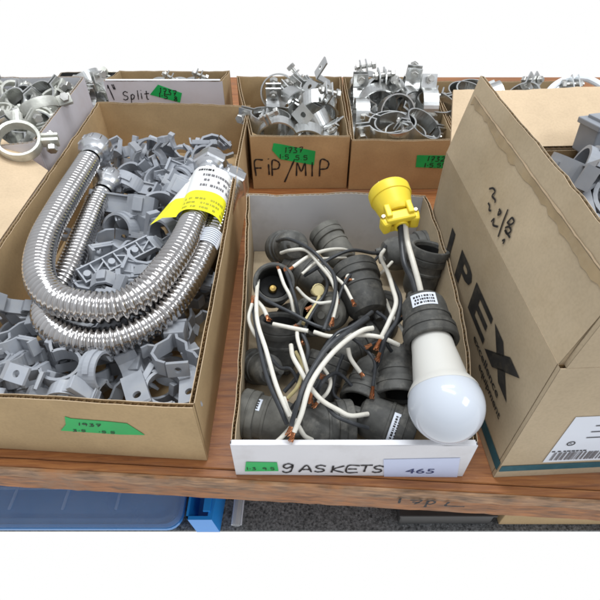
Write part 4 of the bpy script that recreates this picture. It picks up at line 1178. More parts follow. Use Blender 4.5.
for st in ([(490, 189), (494, 188.5), (496, 192), (493, 196), (496, 200), (496, 203)], [(489, 203), (490.5, 206), (490, 210), (492, 211)],
           [(500, 209), (502, 213), (499, 215), (500, 211)], [(492, 222), (495, 219), (494, 225), (499, 227)],
           [(509, 209.5), (504, 222), (499, 237)], [(503, 241), (505.5, 240), (504, 244)], [(506, 228), (510, 227), (512, 231), (508, 234), (506, 230), (511, 238)],
           [(509, 222), (513, 218), (515, 222), (511, 225), (508, 222)]):
    pxstroke(st)
part(mb, 'handwriting', M['ink'], flL, root=t)
# torn tape band near the flap's top
mb = MB(); n = 40; rnd = random.Random(5); up = []; dn = []
for i in range(n + 1):
    a = .004 + (fpu.length - .02) * i / n
    up.append(flp.at(a, .0640 + rnd.uniform(-.0004, .0004), .0007)); dn.append(flp.at(a, .0627 + rnd.uniform(-.0005, .0005), .0007))
mb.add(up + dn, [(i, n + 1 + i, n + 2 + i, i + 1) for i in range(n)])
part(mb, 'tape_residue', M['card_pale'], flL, root=t)
mb = MB(); up = []; dn = []
for i in range(n + 1):
    a = .004 + (fpu.length - .02) * i / n
    up.append(flp.at(a, .062, .0004)); dn.append(flp.at(a, .0555 + .0012 * math.sin(i * .31) + rnd.uniform(-.0014, .0014), .0004))
mb.add(up + dn, [(i, n + 1 + i, n + 2 + i, i + 1) for i in range(n)])
M['glue'] = mat('tape_glue_stain', (.385, .285, .165), .6, 0, .15, 40, .1, 100, dirt=(.40, .315, .205), dirtscale=30, dirtamt=1.0)
part(mb, 'tape_stain', M['glue'], flL, root=t)

# ---------------------------------------------------------------- 5. boxes of metal clamps behind
def rear_box(label, c, h, rnd, mo, mi, fm=None, name='cardboard_box'):
    t = thing(name, (sum(p[0] for p in c) / 4, sum(p[1] for p in c) / 4, 0), label, 'cardboard box', 'open cardboard boxes on the table')
    return t, open_box(t, *c, h, .0040, mo, mi, rnd, front_mats=fm)
fc = [(-.0725, .666), (.0725, .668), (.0735, .894), (-.1120, .894)]
t, o = rear_box('tan box of metal clamps with FIP/MIP written on its front', fc, (.087, .086, .086, .087), random.Random(41), M['card_orange'], M['card'])
fp = front_plane(fc[0], fc[1])
lab = part(quad_patch(fp, patch_px(fp, [(273.5, 143), (281, 144), (315.5, 151), (314, 165), (280, 159), (272, 150)]), .0006), 'tape_label', M['green'], t)
mb = MB(); a, b = fp.px(285, 152.5); handwriting(fp, '1737', a, b, .0085, .0062, pen=.0012, d=.0010, seed=4, mb=mb, slant=.1)
a, b = fp.px(279.5, 158.5); handwriting(fp, '1-5 5.5', a, b, .0070, .0062, pen=.0012, d=.0010, seed=5, mb=mb, rot=-.06)
part(mb, 'handwriting', M['ink'], lab, root=t)
mb = MB()
for ch, x, y, hh, w_, kk in (('F', 256, 176, .027, .012, 0), ('i', 268.5, 175, .026, .006, 0), ('P', 271.5, 175.5, .025, .013, 0), ('/', 284.5, 177, .028, .016, 0),
                          ('M', 296.5, 176, .022, .012, 0), ('I', 311, 176, .024, .010, 0), ('P', 318.5, 176, .027, .015, 0)):
    a, b = fp.px(x, y); handwriting(fp, ch, a, b, hh, w_, pen=.0022, d=.0006, seed=ord(ch) + x // 7 if isinstance(x, int) else ord(ch), mb=mb, jitter=.03)
part(mb, 'handwriting', M['ink'], o['front'], root=t)
FIP = t
rc = [(.0755, .664), (.2280, .666), (.2320, .894), (.0765, .894)]
t, o = rear_box('tan box of shiny ring clamps right of the FIP/MIP box, behind the yellow plug', rc, (.082, .081, .085, .085), random.Random(42), M['card_orange'], M['card'])
fp = front_plane(rc[0], rc[1])
lab = part(quad_patch(fp, patch_px(fp, [(417, 155), (446, 155.5), (450, 168.5), (415.5, 167)]), .0006), 'tape_label', M['green'], t)
mb = MB(); a, b = fp.px(427, 161); handwriting(fp, '1732', a, b, .0075, .0062, pen=.0012, d=.0010, seed=6, mb=mb, slant=.1)
a, b = fp.px(424, 167); handwriting(fp, '1-5.55', a, b, .0065, .0060, pen=.0012, d=.0010, seed=7, mb=mb)
part(mb, 'handwriting', M['ink'], lab, root=t)
bc3 = [(.2335, .690), (.475, .692), (.475, .894), (.2335, .894)]
t, o = rear_box('tan box of clamps at the back right, mostly hidden behind the pale open flap', bc3, (.078,) * 4, random.Random(43), M['card_orange'], M['card'])
wc = [(-.480, .592), (-.3420, .592), (-.3425, .800), (-.480, .800)]
t, o = rear_box('white box of cast ring clamps at upper left beside the long tan box', wc, (.100, .117, .121, .121), random.Random(44), M['lilac'], M['whiteboard_in'])
scn = [(-.3255, .829), (-.1290, .829), (-.1265, .915), (-.3255, .915)]
t, o = rear_box('white fronted box marked 1 inch split behind the long tan box', scn, (.1035, .1025, .088, .088), random.Random(45), M['card'], M['card'], fm=(M['lilac'], M['whiteboard'], M['card']))
fp = front_plane(scn[0], scn[1])
mb = MB(); mb.box((-.2273, .8312, .1040), (.190, .0052, .0010), bev=.0003); part(mb, 'folded_rim', M['whiteboard'], t)
lab = part(quad_patch(fp, patch_px(fp, [(158, 84.5), (182, 93), (180, 102.5), (150, 94.5)]), .0006), 'tape_label', M['green'], t)
mb = MB(); a, b = fp.px(160, 92.5); handwriting(fp, '1737', a, b, .0085, .0065, pen=.0014, d=.0010, seed=4, mb=mb, rot=-.22)
a, b = fp.px(159, 97.0); handwriting(fp, '1-5 8', a, b, .0075, .0065, pen=.0014, d=.0010, seed=5, mb=mb, rot=-.22)
part(mb, 'handwriting', M['ink'], lab, root=t)
mb = MB(); a, b = fp.px(113, 99.5); handwriting(fp, '1"', a, b, .024, .014, pen=.0017, d=.0006, seed=4, mb=mb, slant=-.2)
a, b = fp.px(123.5, 100); handwriting(fp, 'Split', a, b, .014, .0095, pen=.0016, d=.0006, seed=5, mb=mb, rot=.05, slant=.15)
part(mb, 'handwriting', M['ink'], o['front'], root=t)
dcn = [(-.470, .835), (-.3330, .835), (-.3330, 1.000), (-.470, 1.000)]
t = thing('plastic_bin', (-.40, .94, 0), 'dark plastic bin of clamps in the gap behind the white box', 'bin')
open_box(t, *dcn, (.055,) * 4, .003, M['darkplastic'], M['darkplastic'], random.Random(46), fl=False)
# the white hoop lying over the clamps at the back right
t = thing('plastic_hoop', (.44, .85, .09), 'white plastic hoop arching over the clamps at the back right corner', 'hoop')
pts = [P(546, 98, .100), P(551, 89, .108), P(560, 82, .112), P(573, 78, .114), P(588, 79, .112), P(603, 87, .108), P(612, 97, .102)]
mb = MB(); mb.tube(smooth_path(pts, 8), .0052, 10); part(mb, 'tube', M['hoop'], t)
mb = MB(); mb.tube([pts[-1], pts[-1] + (pts[-1] - pts[-2]).normalized() * .012], .0064, 10); part(mb, 'end_cap', M['hoop'], t)

# ---------------------------------------------------------------- 6. the heaps of clips and clamps
KM = {k: M[k] for k in ('pvc', 'zinc', 'bolt', 'cast')}
KIND = {'snap': ('pipe_clip', 'pipe clip'), 'strap': ('pipe_strap', 'pipe strap'), 'latch': ('latch_clamp', 'pipe clamp'), 'rack': ('clip_rack', 'clip bar'), 'hood': ('pipe_saddle', 'pipe saddle'),
        'ring': ('ring_clamp', 'ring clamp'), 'riser': ('riser_clamp', 'riser clamp'), 'hole': ('metal_strap', 'metal strap'), 'beam': ('beam_clamp', 'beam clamp'), 'cast': ('cast_clamp', 'cast clamp')}
LOOK = {'snap': 'grey C shaped clip', 'strap': 'grey two hole strap', 'latch': 'grey square headed clamp', 'rack': 'grey ribbed clip bar',
        'hood': 'grey stepped saddle', 'ring': 'round band clamp', 'riser': 'two bolt riser clamp', 'hole': 'half round metal strap',
        'beam': 'hooked beam clamp', 'cast': 'cast ring clamp'}
PLACE = {'left': ('heaped in the front half of the long tan box', 'grey plastic clips heaped in the long tan box'), 'leftb': ('heaped in the back half of the long tan box', 'grey plastic clips heaped in the long tan box'),
         'fip': ('heaped in the FIP/MIP box', 'metal clamps heaped in the FIP/MIP box'),
         'ring2': ('heaped in the box right of the FIP/MIP box', 'metal clamps in the box right of the FIP/MIP box'), 'box3': ('heaped behind the pale back flap at right', 'metal clamps at the back right'),
         'white': ('heaped in the white box at upper left', 'cast clamps heaped in the white box'), 'split': ('heaped in the box marked split', 'metal clamps in the box marked split'),
         'dark': ('in the dark bin behind the white box', 'metal clamps in the dark bin'), 'big': ('inside the tall carton at right', 'grey plastic clips inside the tall carton')}
PROTO = {}
MESHES = {}
def spawn(kind, loc, quat, s, label, group):
    nm, cat = KIND[kind]
    parts = MESHES.get(kind)
    single = len(SHAPES_(kind)) == 1
    if single:
        if parts is None:
            _, mb, mk = SHAPES_(kind)[0]
            o = mb.build(nm, KM[mk]); MESHES[kind] = o.data; 
        else:
            o = bpy.data.objects.new(nm, parts); COL.objects.link(o)
        r = o
    else:
        if kind not in PROTO:
            r = bpy.data.objects.new(nm, None); COL.objects.link(r); r.empty_display_size = .02
            for pn, mb, mk in SHAPES_(kind):
                mb.build(pn, KM[mk], r)
            PROTO[kind] = r; KIDS[kind] = [x for x in COL.objects if x.parent == r]
        else:
            r = PROTO[kind].copy(); COL.objects.link(r)
            for ch in KIDS[kind]:
                c = ch.copy(); COL.objects.link(c); c.parent = r
    r.rotation_mode = 'QUATERNION'; r.location = V(loc); r.rotation_quaternion = quat; r.scale = (s, s, s)
    tag(r, label, cat, group)
    return r
KIDS = {}
_cache = {}
def SHAPES_(k):
    if k not in _cache: _cache[k] = SHAPES[k]()
    return _cache[k]

# hose centre lines
H1 = [P(94, 153, .088), P(82, 172, .090), P(62, 205, .094), P(44, 240, .098), P(39, 272, .101), P(52, 296, .103), P(82, 306, .104), P(118, 306, .104), P(147, 290, .104), P(167, 267, .102), P(183, 243, .098), P(195, 216, .090), P(203, 191, .084), P(210, 168, .080)]
H2 = [P(107, 186, .060), P(97, 202, .062), P(83, 235, .066), P(66, 275, .070), P(48, 302, .074), P(48, 322, .078), P(66, 336, .080), P(95, 342, .081), P(125, 337, .082), P(160, 317, .082), P(184, 288, .080), P(203, 255, .078), P(219, 220, .074), P(231, 186, .070)]
hp = smooth_path(H1, 6) + smooth_path(H2, 6)
hero_pts = []
SZ = {'left': 1.0, 'leftb': 1.27, 'big': 1.4, 'split': .8, 'dark': .95}
HERO = [  # kind, photo position, height, x-axis, z-axis (axis of the ring / width), scale, label
    ('snap', (150, 163), .050, (1, -.1, .15), (.1, -.95, .35), 1.45, 'grey C shaped pipe clip standing upright against the back wall of the long tan box'),
    ('snap', (183, 160), .040, (.4, .2, .8), (.1, -.9, .45), 1.3, 'grey C shaped pipe clip at the back between its upright neighbour and the hose nut'),
    ('hood', (125, 205), .056, (-1, .1, .1), (0, .6, .6), 1.4, 'long grey saddle lying level just right of the hose nuts'),
    ('strap', (160, 213), .052, (1, .35, .1), (0, -.35, 1), 1.4, 'grey two hole strap lying level left of the yellow and white tag'),
    ('rack', (118, 262), .068, (.75, .72, .0), (.15, -.35, .9), 1.15, 'grey ribbed clip bar lying diagonally inside the hose loop'),
    ('latch', (30, 376), .070, (.9, -.3, .0), (.3, .85, .5), 1.05, 'grey clamp with square latch head at the left front of the long tan box'),
    ('snap', (62, 368), .074, (.2, .9, .0), (.1, -.2, 1), 1.05, 'grey C shaped pipe clip lying flat below the hose bend at left front'),
    ('strap', (98, 372), .070, (.1, 1, .1), (1, -.1, .1), 1.0, 'grey strap standing on edge at the middle of the long box front'),
    ('hood', (132, 378), .072, (.45, -.9, .05), (.8, .4, .1), 1.05, 'grey flat saddle lying diagonally behind the green tape of the long tan box'),
    ('latch', (172, 352), .072, (1, .1, .0), (0, .25, 1), 1.05, 'grey clamp with square latch head and Y shaped arm near the right front corner'),
    ('hood', (190, 375), .066, (.15, -1, .1), (.95, .1, .2), 1.0, 'grey saddle with dark screw hole pressed against the right wall of the long tan box'),
]
def near_hose(p, r):
    return any((p - q).length < r for q in hp)
for pile, items in POSES.items():
    where, grp = PLACE[pile]
    for it in items:
        k = it[0]; loc = V(it[1:4]); q = Quaternion(it[4:8])
        if pile in ('left', 'leftb'):
            if any((loc - q_ + V((0, 0, .0))).length < .030 and loc.z > q_.z - .030 for q_ in hp): continue
            if any((loc - P(*h[1], h[2])).length < .024 * h[5] for h in HERO): continue
            loc.z = min(loc.z, .064 if pile == 'left' else .060)
        if pile == 'leftb' and not (-.285 < loc.x < -.115): continue
        if pile == 'left' and loc.x < -.285 and loc.y > .30: continue
        if pile == 'left' and not (-.300 < loc.x < -.114): continue
        if pile == 'white': loc.z = min(loc.z, .104); loc.x = min(loc.x, -.368)
        if pile == 'fip': loc.x = max(loc.x, -.042)
        if pile == 'leftb' and loc.y > .60: loc.z = min(loc.z, .046)
        if pile in ('split', 'dark') and k in ('hole', 'beam', 'riser'): continue
        if pile == 'split': loc.z = min(loc.z, .070)
        if pile == 'dark': loc.z = min(loc.z, .036)
        if pile in ('fip', 'ring2', 'box3'):
            if k == 'beam' and loc.z > .07: continue
            loc.z = min(loc.z, .080 - .10 * max(0, loc.y - .78))
        if pile == 'ring2' and (loc - P(398, 112, .085)).length < .045: continue
        spawn(k, loc, q, SZ.get(pile, 1.0), LOOK[k] + ' ' + where, grp)
def basisq(x, z):
    x = V(x).normalized(); z = V(z); z = (z - x * z.dot(x)).normalized(); y = z.cross(x)
    return Matrix((x, y, z)).transposed().to_quaternion()
for k, pp, z, ax, az, s, lbl in HERO:
    spawn(k, P(*pp, z), basisq(ax, az), s, lbl, PLACE['left'][1])
g2 = PLACE['ring2'][1]
spawn('ring', P(385, 98, .085), basisq((.75, -.35, -.45), (.2, -.92, .35)), 1.12, 'large shiny band clamp standing open behind the flat holed plate in the ring clamp box', g2)
spawn('hole', P(396, 112, .082), basisq((1, .05, -.05), (.05, -.85, .4)), 1.0, 'upright shiny half ring strap leaning at the front of the ring clamp box', g2)
spawn('ring', P(434, 108, .078), basisq((.3, .9, .1), (.1, -.25, 1)), 1.0, 'round band clamp lying flat beside the pale open flap', g2)
spawn('ring', P(270, 122, .080), basisq((-.9, .3, .1), (.05, .1, 1)), 1.0, 'shiny curved band clamp lying flat behind the letters FIP', PLACE['fip'][1])
gb = PLACE['big'][1]
spawn('latch', P(583, 178, .135), basisq((.9, .2, 0), (.3, -.9, .1)), 1.7, 'large grey clamp head standing up inside the tall carton at right', gb)
gw = PLACE['white'][1]
spawn('cast', P(19, 141, .118), basisq((.9, .3, -.1), (-.15, -.5, .8)), 1.15, 'cast ring clamp lying on top of the heap beside the pale flap corner', gw)
spawn('cast', P(40, 108, .120), basisq((.85, .5, .1), (-.4, .4, .7)), 1.1, 'cast ring clamp tilted on top of the heap near the white back wall', gw)

# ---------------------------------------------------------------- 7. corrugated steel hoses
def rotmin(path):
    return path
def resample(pts, step):
    out = [pts[0].copy()]; acc = 0
    for a, b in zip(pts[:-1], pts[1:]):
        seg = (b - a).length; d = b - a; pos = 0
        while acc + seg - pos >= step:
            pos += step - acc; acc = 0; out.append(a + d * (pos / seg))
        acc += seg - pos
    return out
def hose(label, H, r, tagged):
    path = resample(smooth_path(H, 16), .00055)
    t = thing('steel_hose', H[6], label, 'steel hose', 'corrugated steel hoses in the long tan box')
    pitch = .0060; n = 28
    L = [i * .00055 for i in range(len(path))]; tot = L[-1]; e0 = .022
    def rad(i, m):
        s = L[min(i, len(L) - 1)]
        if s < e0 or s > tot - e0: return r * .74
        ph = (s - e0) / pitch
        c = .5 - .5 * math.cos(2 * PI * ph)
        return r * (.76 + .24 * c ** .5)
    mb = MB(); mb.tube(path, rad, n); o_ = part(mb, 'corrugated_tube', M['chrome'], t)
    if 'sharp_edge' in o_.data.attributes: o_.data.attributes.remove(o_.data.attributes['sharp_edge'])
    for end in (0, 1):
        pts = path if end == 0 else path[::-1]
        p0 = pts[0]; d = (pts[0] - pts[12]).normalized()
        Mx = frame(d, (0, .3, 1), p0 - d * .004)
        mb = MB()
        if end == 0:
            mb.lathe([(r * .86, -.012), (r * 1.0, -.010), (r * 1.02, -.002), (r * 1.15, .001), (r * 1.40, .004), (r * 1.46, .007), (r * 1.46, .019), (r * 1.38, .023)], 36, M=Mx)
            for k in range(12):
                a = k * 30
                mb.box((r * 1.44 * math.cos(R(a)), r * 1.44 * math.sin(R(a)), .013), (r * .2, r * .2, .011), M=Mx, bev=.0008)
            mb.lathe([(r * 1.38, .023), (r * 1.24, .0245), (r * 1.22, .023), (r * 1.2, .006), (.0001, .006)], 36, M=Mx)
        else:
            mb.lathe([(r * .86, -.014), (r * 1.0, -.012), (r * 1.02, -.004), (r * 1.3, -.001)], 36, M=Mx)
            hexbar(mb, r * 1.62, -.001, .021, Mx)
            mb.lathe([(r * 1.36, .0205), (r * 1.36, .025), (r * 1.25, .026), (r * 1.2, .010), (.0001, .010)], 36, M=Mx)
        nt_ = part(mb, 'nut', M['nut'], t)
        mb = MB(); mb.lathe([(r * .78, -.026), (r * .93, -.025), (r * .93, -.018), (r * .78, -.017)], 30, M=Mx); part(mb, 'ferrule', M['nut'], t)
    return t, path, L
t1, path1, L1 = hose('upper corrugated steel hose with yellow and white paper tag wrapped round it', H1, .0150, True)
t2, path2, L2 = hose('lower corrugated steel hose with grey barcode sticker, lying under the tagged hose', H2, .0138, False)
def wrap(path, i0, i1, r, a0, a1, mats, name, t, split=None, n=22, up=(0, 0, 1), th=.0004, root=None, wide=1.0):
    """curved sheet round a hose between path samples i0..i1 over the angle range (0 = up, positive = to the right)"""
    rows = []
    idx = list(range(i0, i1 + 1, 3))
    for i in idx:
        tt = (path[min(i + 2, len(path) - 1)] - path[max(i - 2, 0)]).normalized()
        u = V(up); u = (u - tt * u.dot(tt)).normalized(); s = tt.cross(u)
        if s.x < 0: s = -s
        rows.append([path[i] + (u * math.cos(R(a0 + (a1 - a0) * k / n)) + s * math.sin(R(a0 + (a1 - a0) * k / n)) * (wide if a0 + (a1 - a0) * k / n > 0 else 1.0)) * (r) for k in range(n + 1)])
    mb = MB(); vs = [p for rw in rows for p in rw]; m_ = n + 1
    for j in range(len(rows) - 1):
        f = j / (len(rows) - 1)
        mi = 0 if split is None or f < split else 1
        mb.add([rows[j][k] for k in range(m_)] + [rows[j + 1][k] for k in range(m_)], [(k, k + 1, m_ + k + 1, m_ + k) for k in range(n)], None, True, mi)
    return part(mb, name, mats, t, root=root), rows
def idx_at(path, px_y, lo, hi):
    """sample whose height in the photo is px_y"""
    best = None
    for i in range(int(len(path) * lo), int(len(path) * hi)):
        p = path[i] - V((0, 0, H_EYE)); d = p.y * S45 - p.z * S45; vv = (p.y * S45 + p.z * S45) / d
        y = 300 - vv * F_PX
        if best is None or abs(y - px_y) < best[0]: best = (abs(y - px_y), i)
    return best[1]
ia = idx_at(path1, 179, .6, 1); ib = idx_at(path1, 224, .6, 1)
i0, i1 = min(ia, ib), max(ia, ib)
wt, rows = wrap(path1, i0, i1, .0185, -62, 96, [M['tagyellow'], M['tagwhite']], 'paper_tag', t1, split=.42, wide=1.75)
wt['label'] = 'white tag with yellow lower band'
# print on the tag: rows follow the tag's own surface
def tag_print(rows, f0, f1, nrows, k0, k1, m, nm, seed, parent, root, out=.0004):
    mb = MB(); rnd = random.Random(seed); n = len(rows) - 1
    def q(f, k):
        j = f * n; j0 = min(int(j), n - 1); a = j - j0; kk = int(k); b = k - kk; kk = min(kk, len(rows[0]) - 2)
        p = rows[j0][kk].lerp(rows[j0][kk + 1], b); p2 = rows[j0 + 1][kk].lerp(rows[j0 + 1][kk + 1], b)
        c = sum(rows[j0], V()) / len(rows[0]); p = p.lerp(p2, a)
        nrm = (rows[j0][kk + 1] - rows[j0][kk]).cross(rows[j0 + 1][kk] - rows[j0][kk]).normalized()
        if nrm.dot(V((0, -.7, .7))) < 0: nrm = -nrm
        return p + nrm * out
    for r_ in range(nrows):
        f = f0 + (f1 - f0) * (r_ + .2) / nrows; hh = (f1 - f0) / nrows * .45
        k = k0
        while k < k1:
            w = rnd.uniform(.35, 1.1)
            if rnd.random() < .85:
                mb.add([q(f, k), q(f, min(k + w, k1)), q(f + hh, min(k + w, k1)), q(f + hh, k)], [(0, 1, 2, 3)])
            k += w + rnd.uniform(.15, .3)
    part(mb, nm, m, parent, root=root)
tag_print(rows, .50, .86, 3, 9, 20.5, M['inkfade'], 'print', 3, wt, t1)
tag_print(rows, .87, .97, 1, 6, 12, M['ink'], 'heading', 4, wt, t1)
tag_print(rows, .03, .30, 3, 4, 21, mat('tag_print_olive', (.42, .40, .03), .5, 0, .1, 60, 0, 50), 'fine_print', 5, wt, t1)
# loose end of the tag hanging to the left
A_ = [rows[j][0] for j in range(len(rows))]
mb = MB(); ext = []
n_ = len(A_)
for j in range(n_):
    f = j / (n_ - 1)
    p = A_[j]; sp = .0275 * (1 - f) ** .8 + .0015
    ext.append([p, p + V((-sp * .5, -sp * .10, -.002 + .003 * (1 - f))), p + V((-sp, -sp * .25, -.006))])
for j in range(n_ - 1):
    f = j / (n_ - 1)
    for k in range(2):
        mb.add([ext[j][k], ext[j][k + 1], ext[j + 1][k + 1], ext[j + 1][k]], [(0, 1, 2, 3)], None, True, 0 if f < .42 else 1)
part(mb, 'tag_end', [M['tagyellow'], M['tagwhite']], t1, 'loose folded end of the paper tag')
ic = idx_at(path2, 252, .6, 1); idd = idx_at(path2, 238, .6, 1); i0, i1 = min(ic, idd), max(ic, idd)
st, srow = wrap(path2, i0, i1, .0152, -50, 75, [M['label']], 'barcode_sticker', t2)
mb = MB(); 
for j in range(0, len(srow) - 1):
    if j % 2 == 0:
        n = len(srow[0])
        c = [p + (p - path2[i0 + j * 3]).normalized() * .0003 for p in srow[j]]; d_ = [p + (p - path2[i0 + j * 3 + 2]).normalized() * .0003 for p in srow[j]]
        e_ = [srow[j][k].lerp(srow[j + 1][k], .55) + (srow[j][k] - path2[i0 + j * 3]).normalized() * .0003 for k in range(n)]
        mb.add(c[3:n - 3] + e_[3:n - 3], [(k, k + 1, n - 6 + k + 1, n - 6 + k) for k in range(n - 7)], None, True)
part(mb, 'bars', M['inkfade'], st, root=t2)

# ---------------------------------------------------------------- 8. rubber lamp sockets with wire tails
def socket_parts(t, C, axis, r=.0205, L=.050, grey=False, sticker=None, xdir=None, tilt=0):
    """C = middle of the body; axis points to the open mouth"""
    Mx = frame(axis, xdir, C) @ Matrix.Translation((0, 0, -L / 2))
    k = L / .050; q = r / .0205
    prof = [(.0001, -.004), (.010, -.0035), (.0155, -.001), (.0185, .004), (.0194, .009), (.0198, .0235), (.0208, .0240), (.0208, .0262), (.0199, .0268), (.0200, .0335), (.0222, .0342), (.0226, .0355), (.0227, .0400), (.0219, .0404), (.0219, .0414), (.0227, .0418), (.0226, .0490), (.0220, .0500), (.0195, .0502), (.0180, .049), (.0172, .044), (.0168, .022)]
    mb = MB(); mb.lathe([(a * q, b * k) for a, b in prof], 36, M=Mx)
    for sx in (-.0075, .0075):
        mb.lathe([(.0052 * q, -.001), (.0046 * q, -.008), (.0040 * q, -.010), (.0001, -.0102)], 12, M=Mx @ Matrix.Translation((sx * q, 0, 0)))
    part(mb, 'socket_body', M['rubber_grey'] if grey else M['rubber'], t)
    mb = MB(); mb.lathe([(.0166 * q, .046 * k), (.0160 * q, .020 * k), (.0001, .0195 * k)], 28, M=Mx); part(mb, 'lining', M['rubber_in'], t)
    mb = MB(); mb.lathe([(.0050 * q, .0196 * k), (.0050 * q, .0230 * k), (.0035 * q, .0245 * k), (.0001, .0248 * k)], 16, M=Mx); part(mb, 'contact', M['brass'], t)
    if sticker:
        ang, span, z0, z1 = sticker
        mb = MB(); rws = []
        rr2 = r * .985
        for j in range(4):
            z = (z0 + (z1 - z0) * j / 3) * k
            rws.append([(rr2 * math.cos(R(ang - span / 2 + span * i / 12)), rr2 * math.sin(R(ang - span / 2 + span * i / 12)), z) for i in range(13)])
        mb.rings(rws, False, False, False, Mx, True)
        s_ = part(mb, 'sticker', M['label'], t)
        mb = MB(); rnd = random.Random(int(ang) + 3)
        for rw in range(3):
            zz = z0 + (z1 - z0) * (.18 + .26 * rw)
            a = ang - span * .40
            while a < ang + span * .36:
                w = rnd.uniform(2, 6); 
                pts = [(rr2 * 1.006 * math.cos(R(x)), rr2 * 1.006 * math.sin(R(x)), z * k) for x, z in ((a, zz), (a + w, zz), (a + w, zz + (z1 - z0) * .17), (a, zz + (z1 - z0) * .17))]
                mb.add(pts, [(0, 1, 2, 3)], Mx); a += w + rnd.uniform(1, 3)
        part(mb, 'print', M['ink'], s_, root=t)
    return Mx
def exit_pt(Mx, side, q=1): return Mx @ V((side * .0075 * q, 0, -.008))
def wire(t, pts, col='w', r=.0026, copper=0, both=False, mx=7):
    rk = random.Random(int(abs(V(pts[0]).x * 7e4)) + len(pts)); r *= .74
    pts = [V(p) + (V((rk.uniform(-1, 1), rk.uniform(-1, 1), rk.uniform(-1, 1))) * .0013 if 0 < i_ < len(pts) - 1 else V()) for i_, p in enumerate(pts)]
    """insulated wire with twisted bare strands at its far end"""
    sp = smooth_path(pts, mx)
    mb = MB(); mb.tube(sp, r, 12)
    w = part(mb, 'white_wire' if col == 'w' else ('cream_wire' if col == 'c' else 'black_wire'), M[{'w': 'wwhite', 'b': 'wblack', 'c': 'wcream'}[col]], t)
    ends = []
    if copper: ends.append((sp[-1], (sp[-1] - sp[-2]).normalized()))
    if both: ends.append((sp[0], (sp[0] - sp[1]).normalized()))
    for p, d in ends:
        rnd = random.Random(int(abs(p.x) * 1e5)); mb = MB(); Fm = frame(d, None, p)
        for k in range(7):
            a0 = k * 2 * PI / 7; pp = []
            fray = rnd.uniform(.3, 1.6)
            for j in range(9):
                f = j / 8; rr = .0011 * (1 + fray * f * f)
                pp.append(Fm @ V((rr * math.cos(a0 + f * 3.5), rr * math.sin(a0 + f * 3.5), -.001 + f * copper * rnd.uniform(.93, 1.05) if j else -.001)))
            mb.tube(pp, .00042, 5)
        part(mb, 'copper_strands', M['copper'], w, root=t)
    return w
GS = 'black rubber lamp sockets in the GASKETS box'
SOCK = {}
def socket(key, px, z, axis, label, **kw):
    C = P(*px, z)
    t = thing('lamp_socket', C, label, 'lamp socket', GS)
    SOCK[key] = (t, socket_parts(t, C, axis, **kw)); return t
socket('A', (273, 288), .060, (.10, -.50, .85), 'black socket at left with open mouth facing up and brass contact inside', r=.0195, L=.046)
socket('B', (288, 247), .052, (-.35, .65, -.6), 'black domed socket in the far left corner, behind the open mouthed one', r=.0195)
socket('C', (334, 246), .050, (-.45, .80, .25), 'dusty grey ribbed socket lying tilted at the middle of the back wall', r=.0185, grey=True)
socket('D', (361, 290), .066, (-.22, .92, .22), 'large black socket with rounded boot toward the viewer in the middle of the heap', r=.0225, L=.056)
socket('E', (408, 252), .040, (1, .15, .05), 'black socket lying sideways in the far right corner below the yellow plug', r=.0215, L=.056)
socket('F', (424, 270), .056, (.16, .30, .94), 'black socket standing in the far right corner with its oval mouth up', r=.0200, L=.056)
socket('H', (330, 312), .048, (.12, .75, -.65), 'dusty grey socket upside down left of the large middle one', r=.0185, grey=True)
socket('N', (280, 342), .040, (.05, .45, .90), 'black socket with tilted open mouth under the long white wire at left', r=.0205)
socket('I', (267, 418), .026, (-.93, .25, .02), 'grey rubber socket with small white sticker in the near left corner', r=.0200, grey=True, sticker=(30, 36, .030, .041), xdir=(0, -.5, .85))
socket('J', (327, 424), .027, (.96, .10, -.08), 'black socket lying with its boot to the left at the front wall', r=.0195, L=.046)
socket('K', (388, 424), .031, (.88, -.38, -.05), 'black socket with white sticker at the front wall beside the light bulb', r=.0205, L=.048, sticker=(8, 84, .0275, .0395), xdir=(.3, -.6, .7))
socket('L', (399, 374), .048, (-.10, -.90, -.22), 'black socket pointing to the front wall, directly left of the light bulb', r=.0200, L=.046)
socket('M', (368, 384), .034, (-.35, -.80, -.10), 'black socket half hidden behind the one left of the light bulb', r=.0190, L=.044)
socket('O', (322, 380), .024, (.35, .75, .55), 'black socket low in the middle under the crossing wires', r=.0190)
socket('Q', (306, 272), .034, (-.7, .5, .2), 'black socket deep between the left open mouth and the middle heap', r=.0190)
socket('R', (300, 318), .030, (.55, -.4, .5), 'dusty grey socket lying under the short white wires at left centre', r=.0190, grey=True)
socket('S', (352, 344), .028, (.8, .5, .1), 'black socket at the bottom below the large middle one', r=.0190)
socket('T', (382, 318), .032, (.2, .9, -.2), 'black socket between the large middle one and the socket holding the bulb', r=.0190)
socket('W', (262, 368), .026, (-.4, .5, -.5), 'black socket with rounded boot against the left wall above the stickered grey one', r=.0165, L=.040)
S_ = lambda k: SOCK[k][0]
X_ = lambda k, s: exit_pt(SOCK[k][1], s)
z = .082
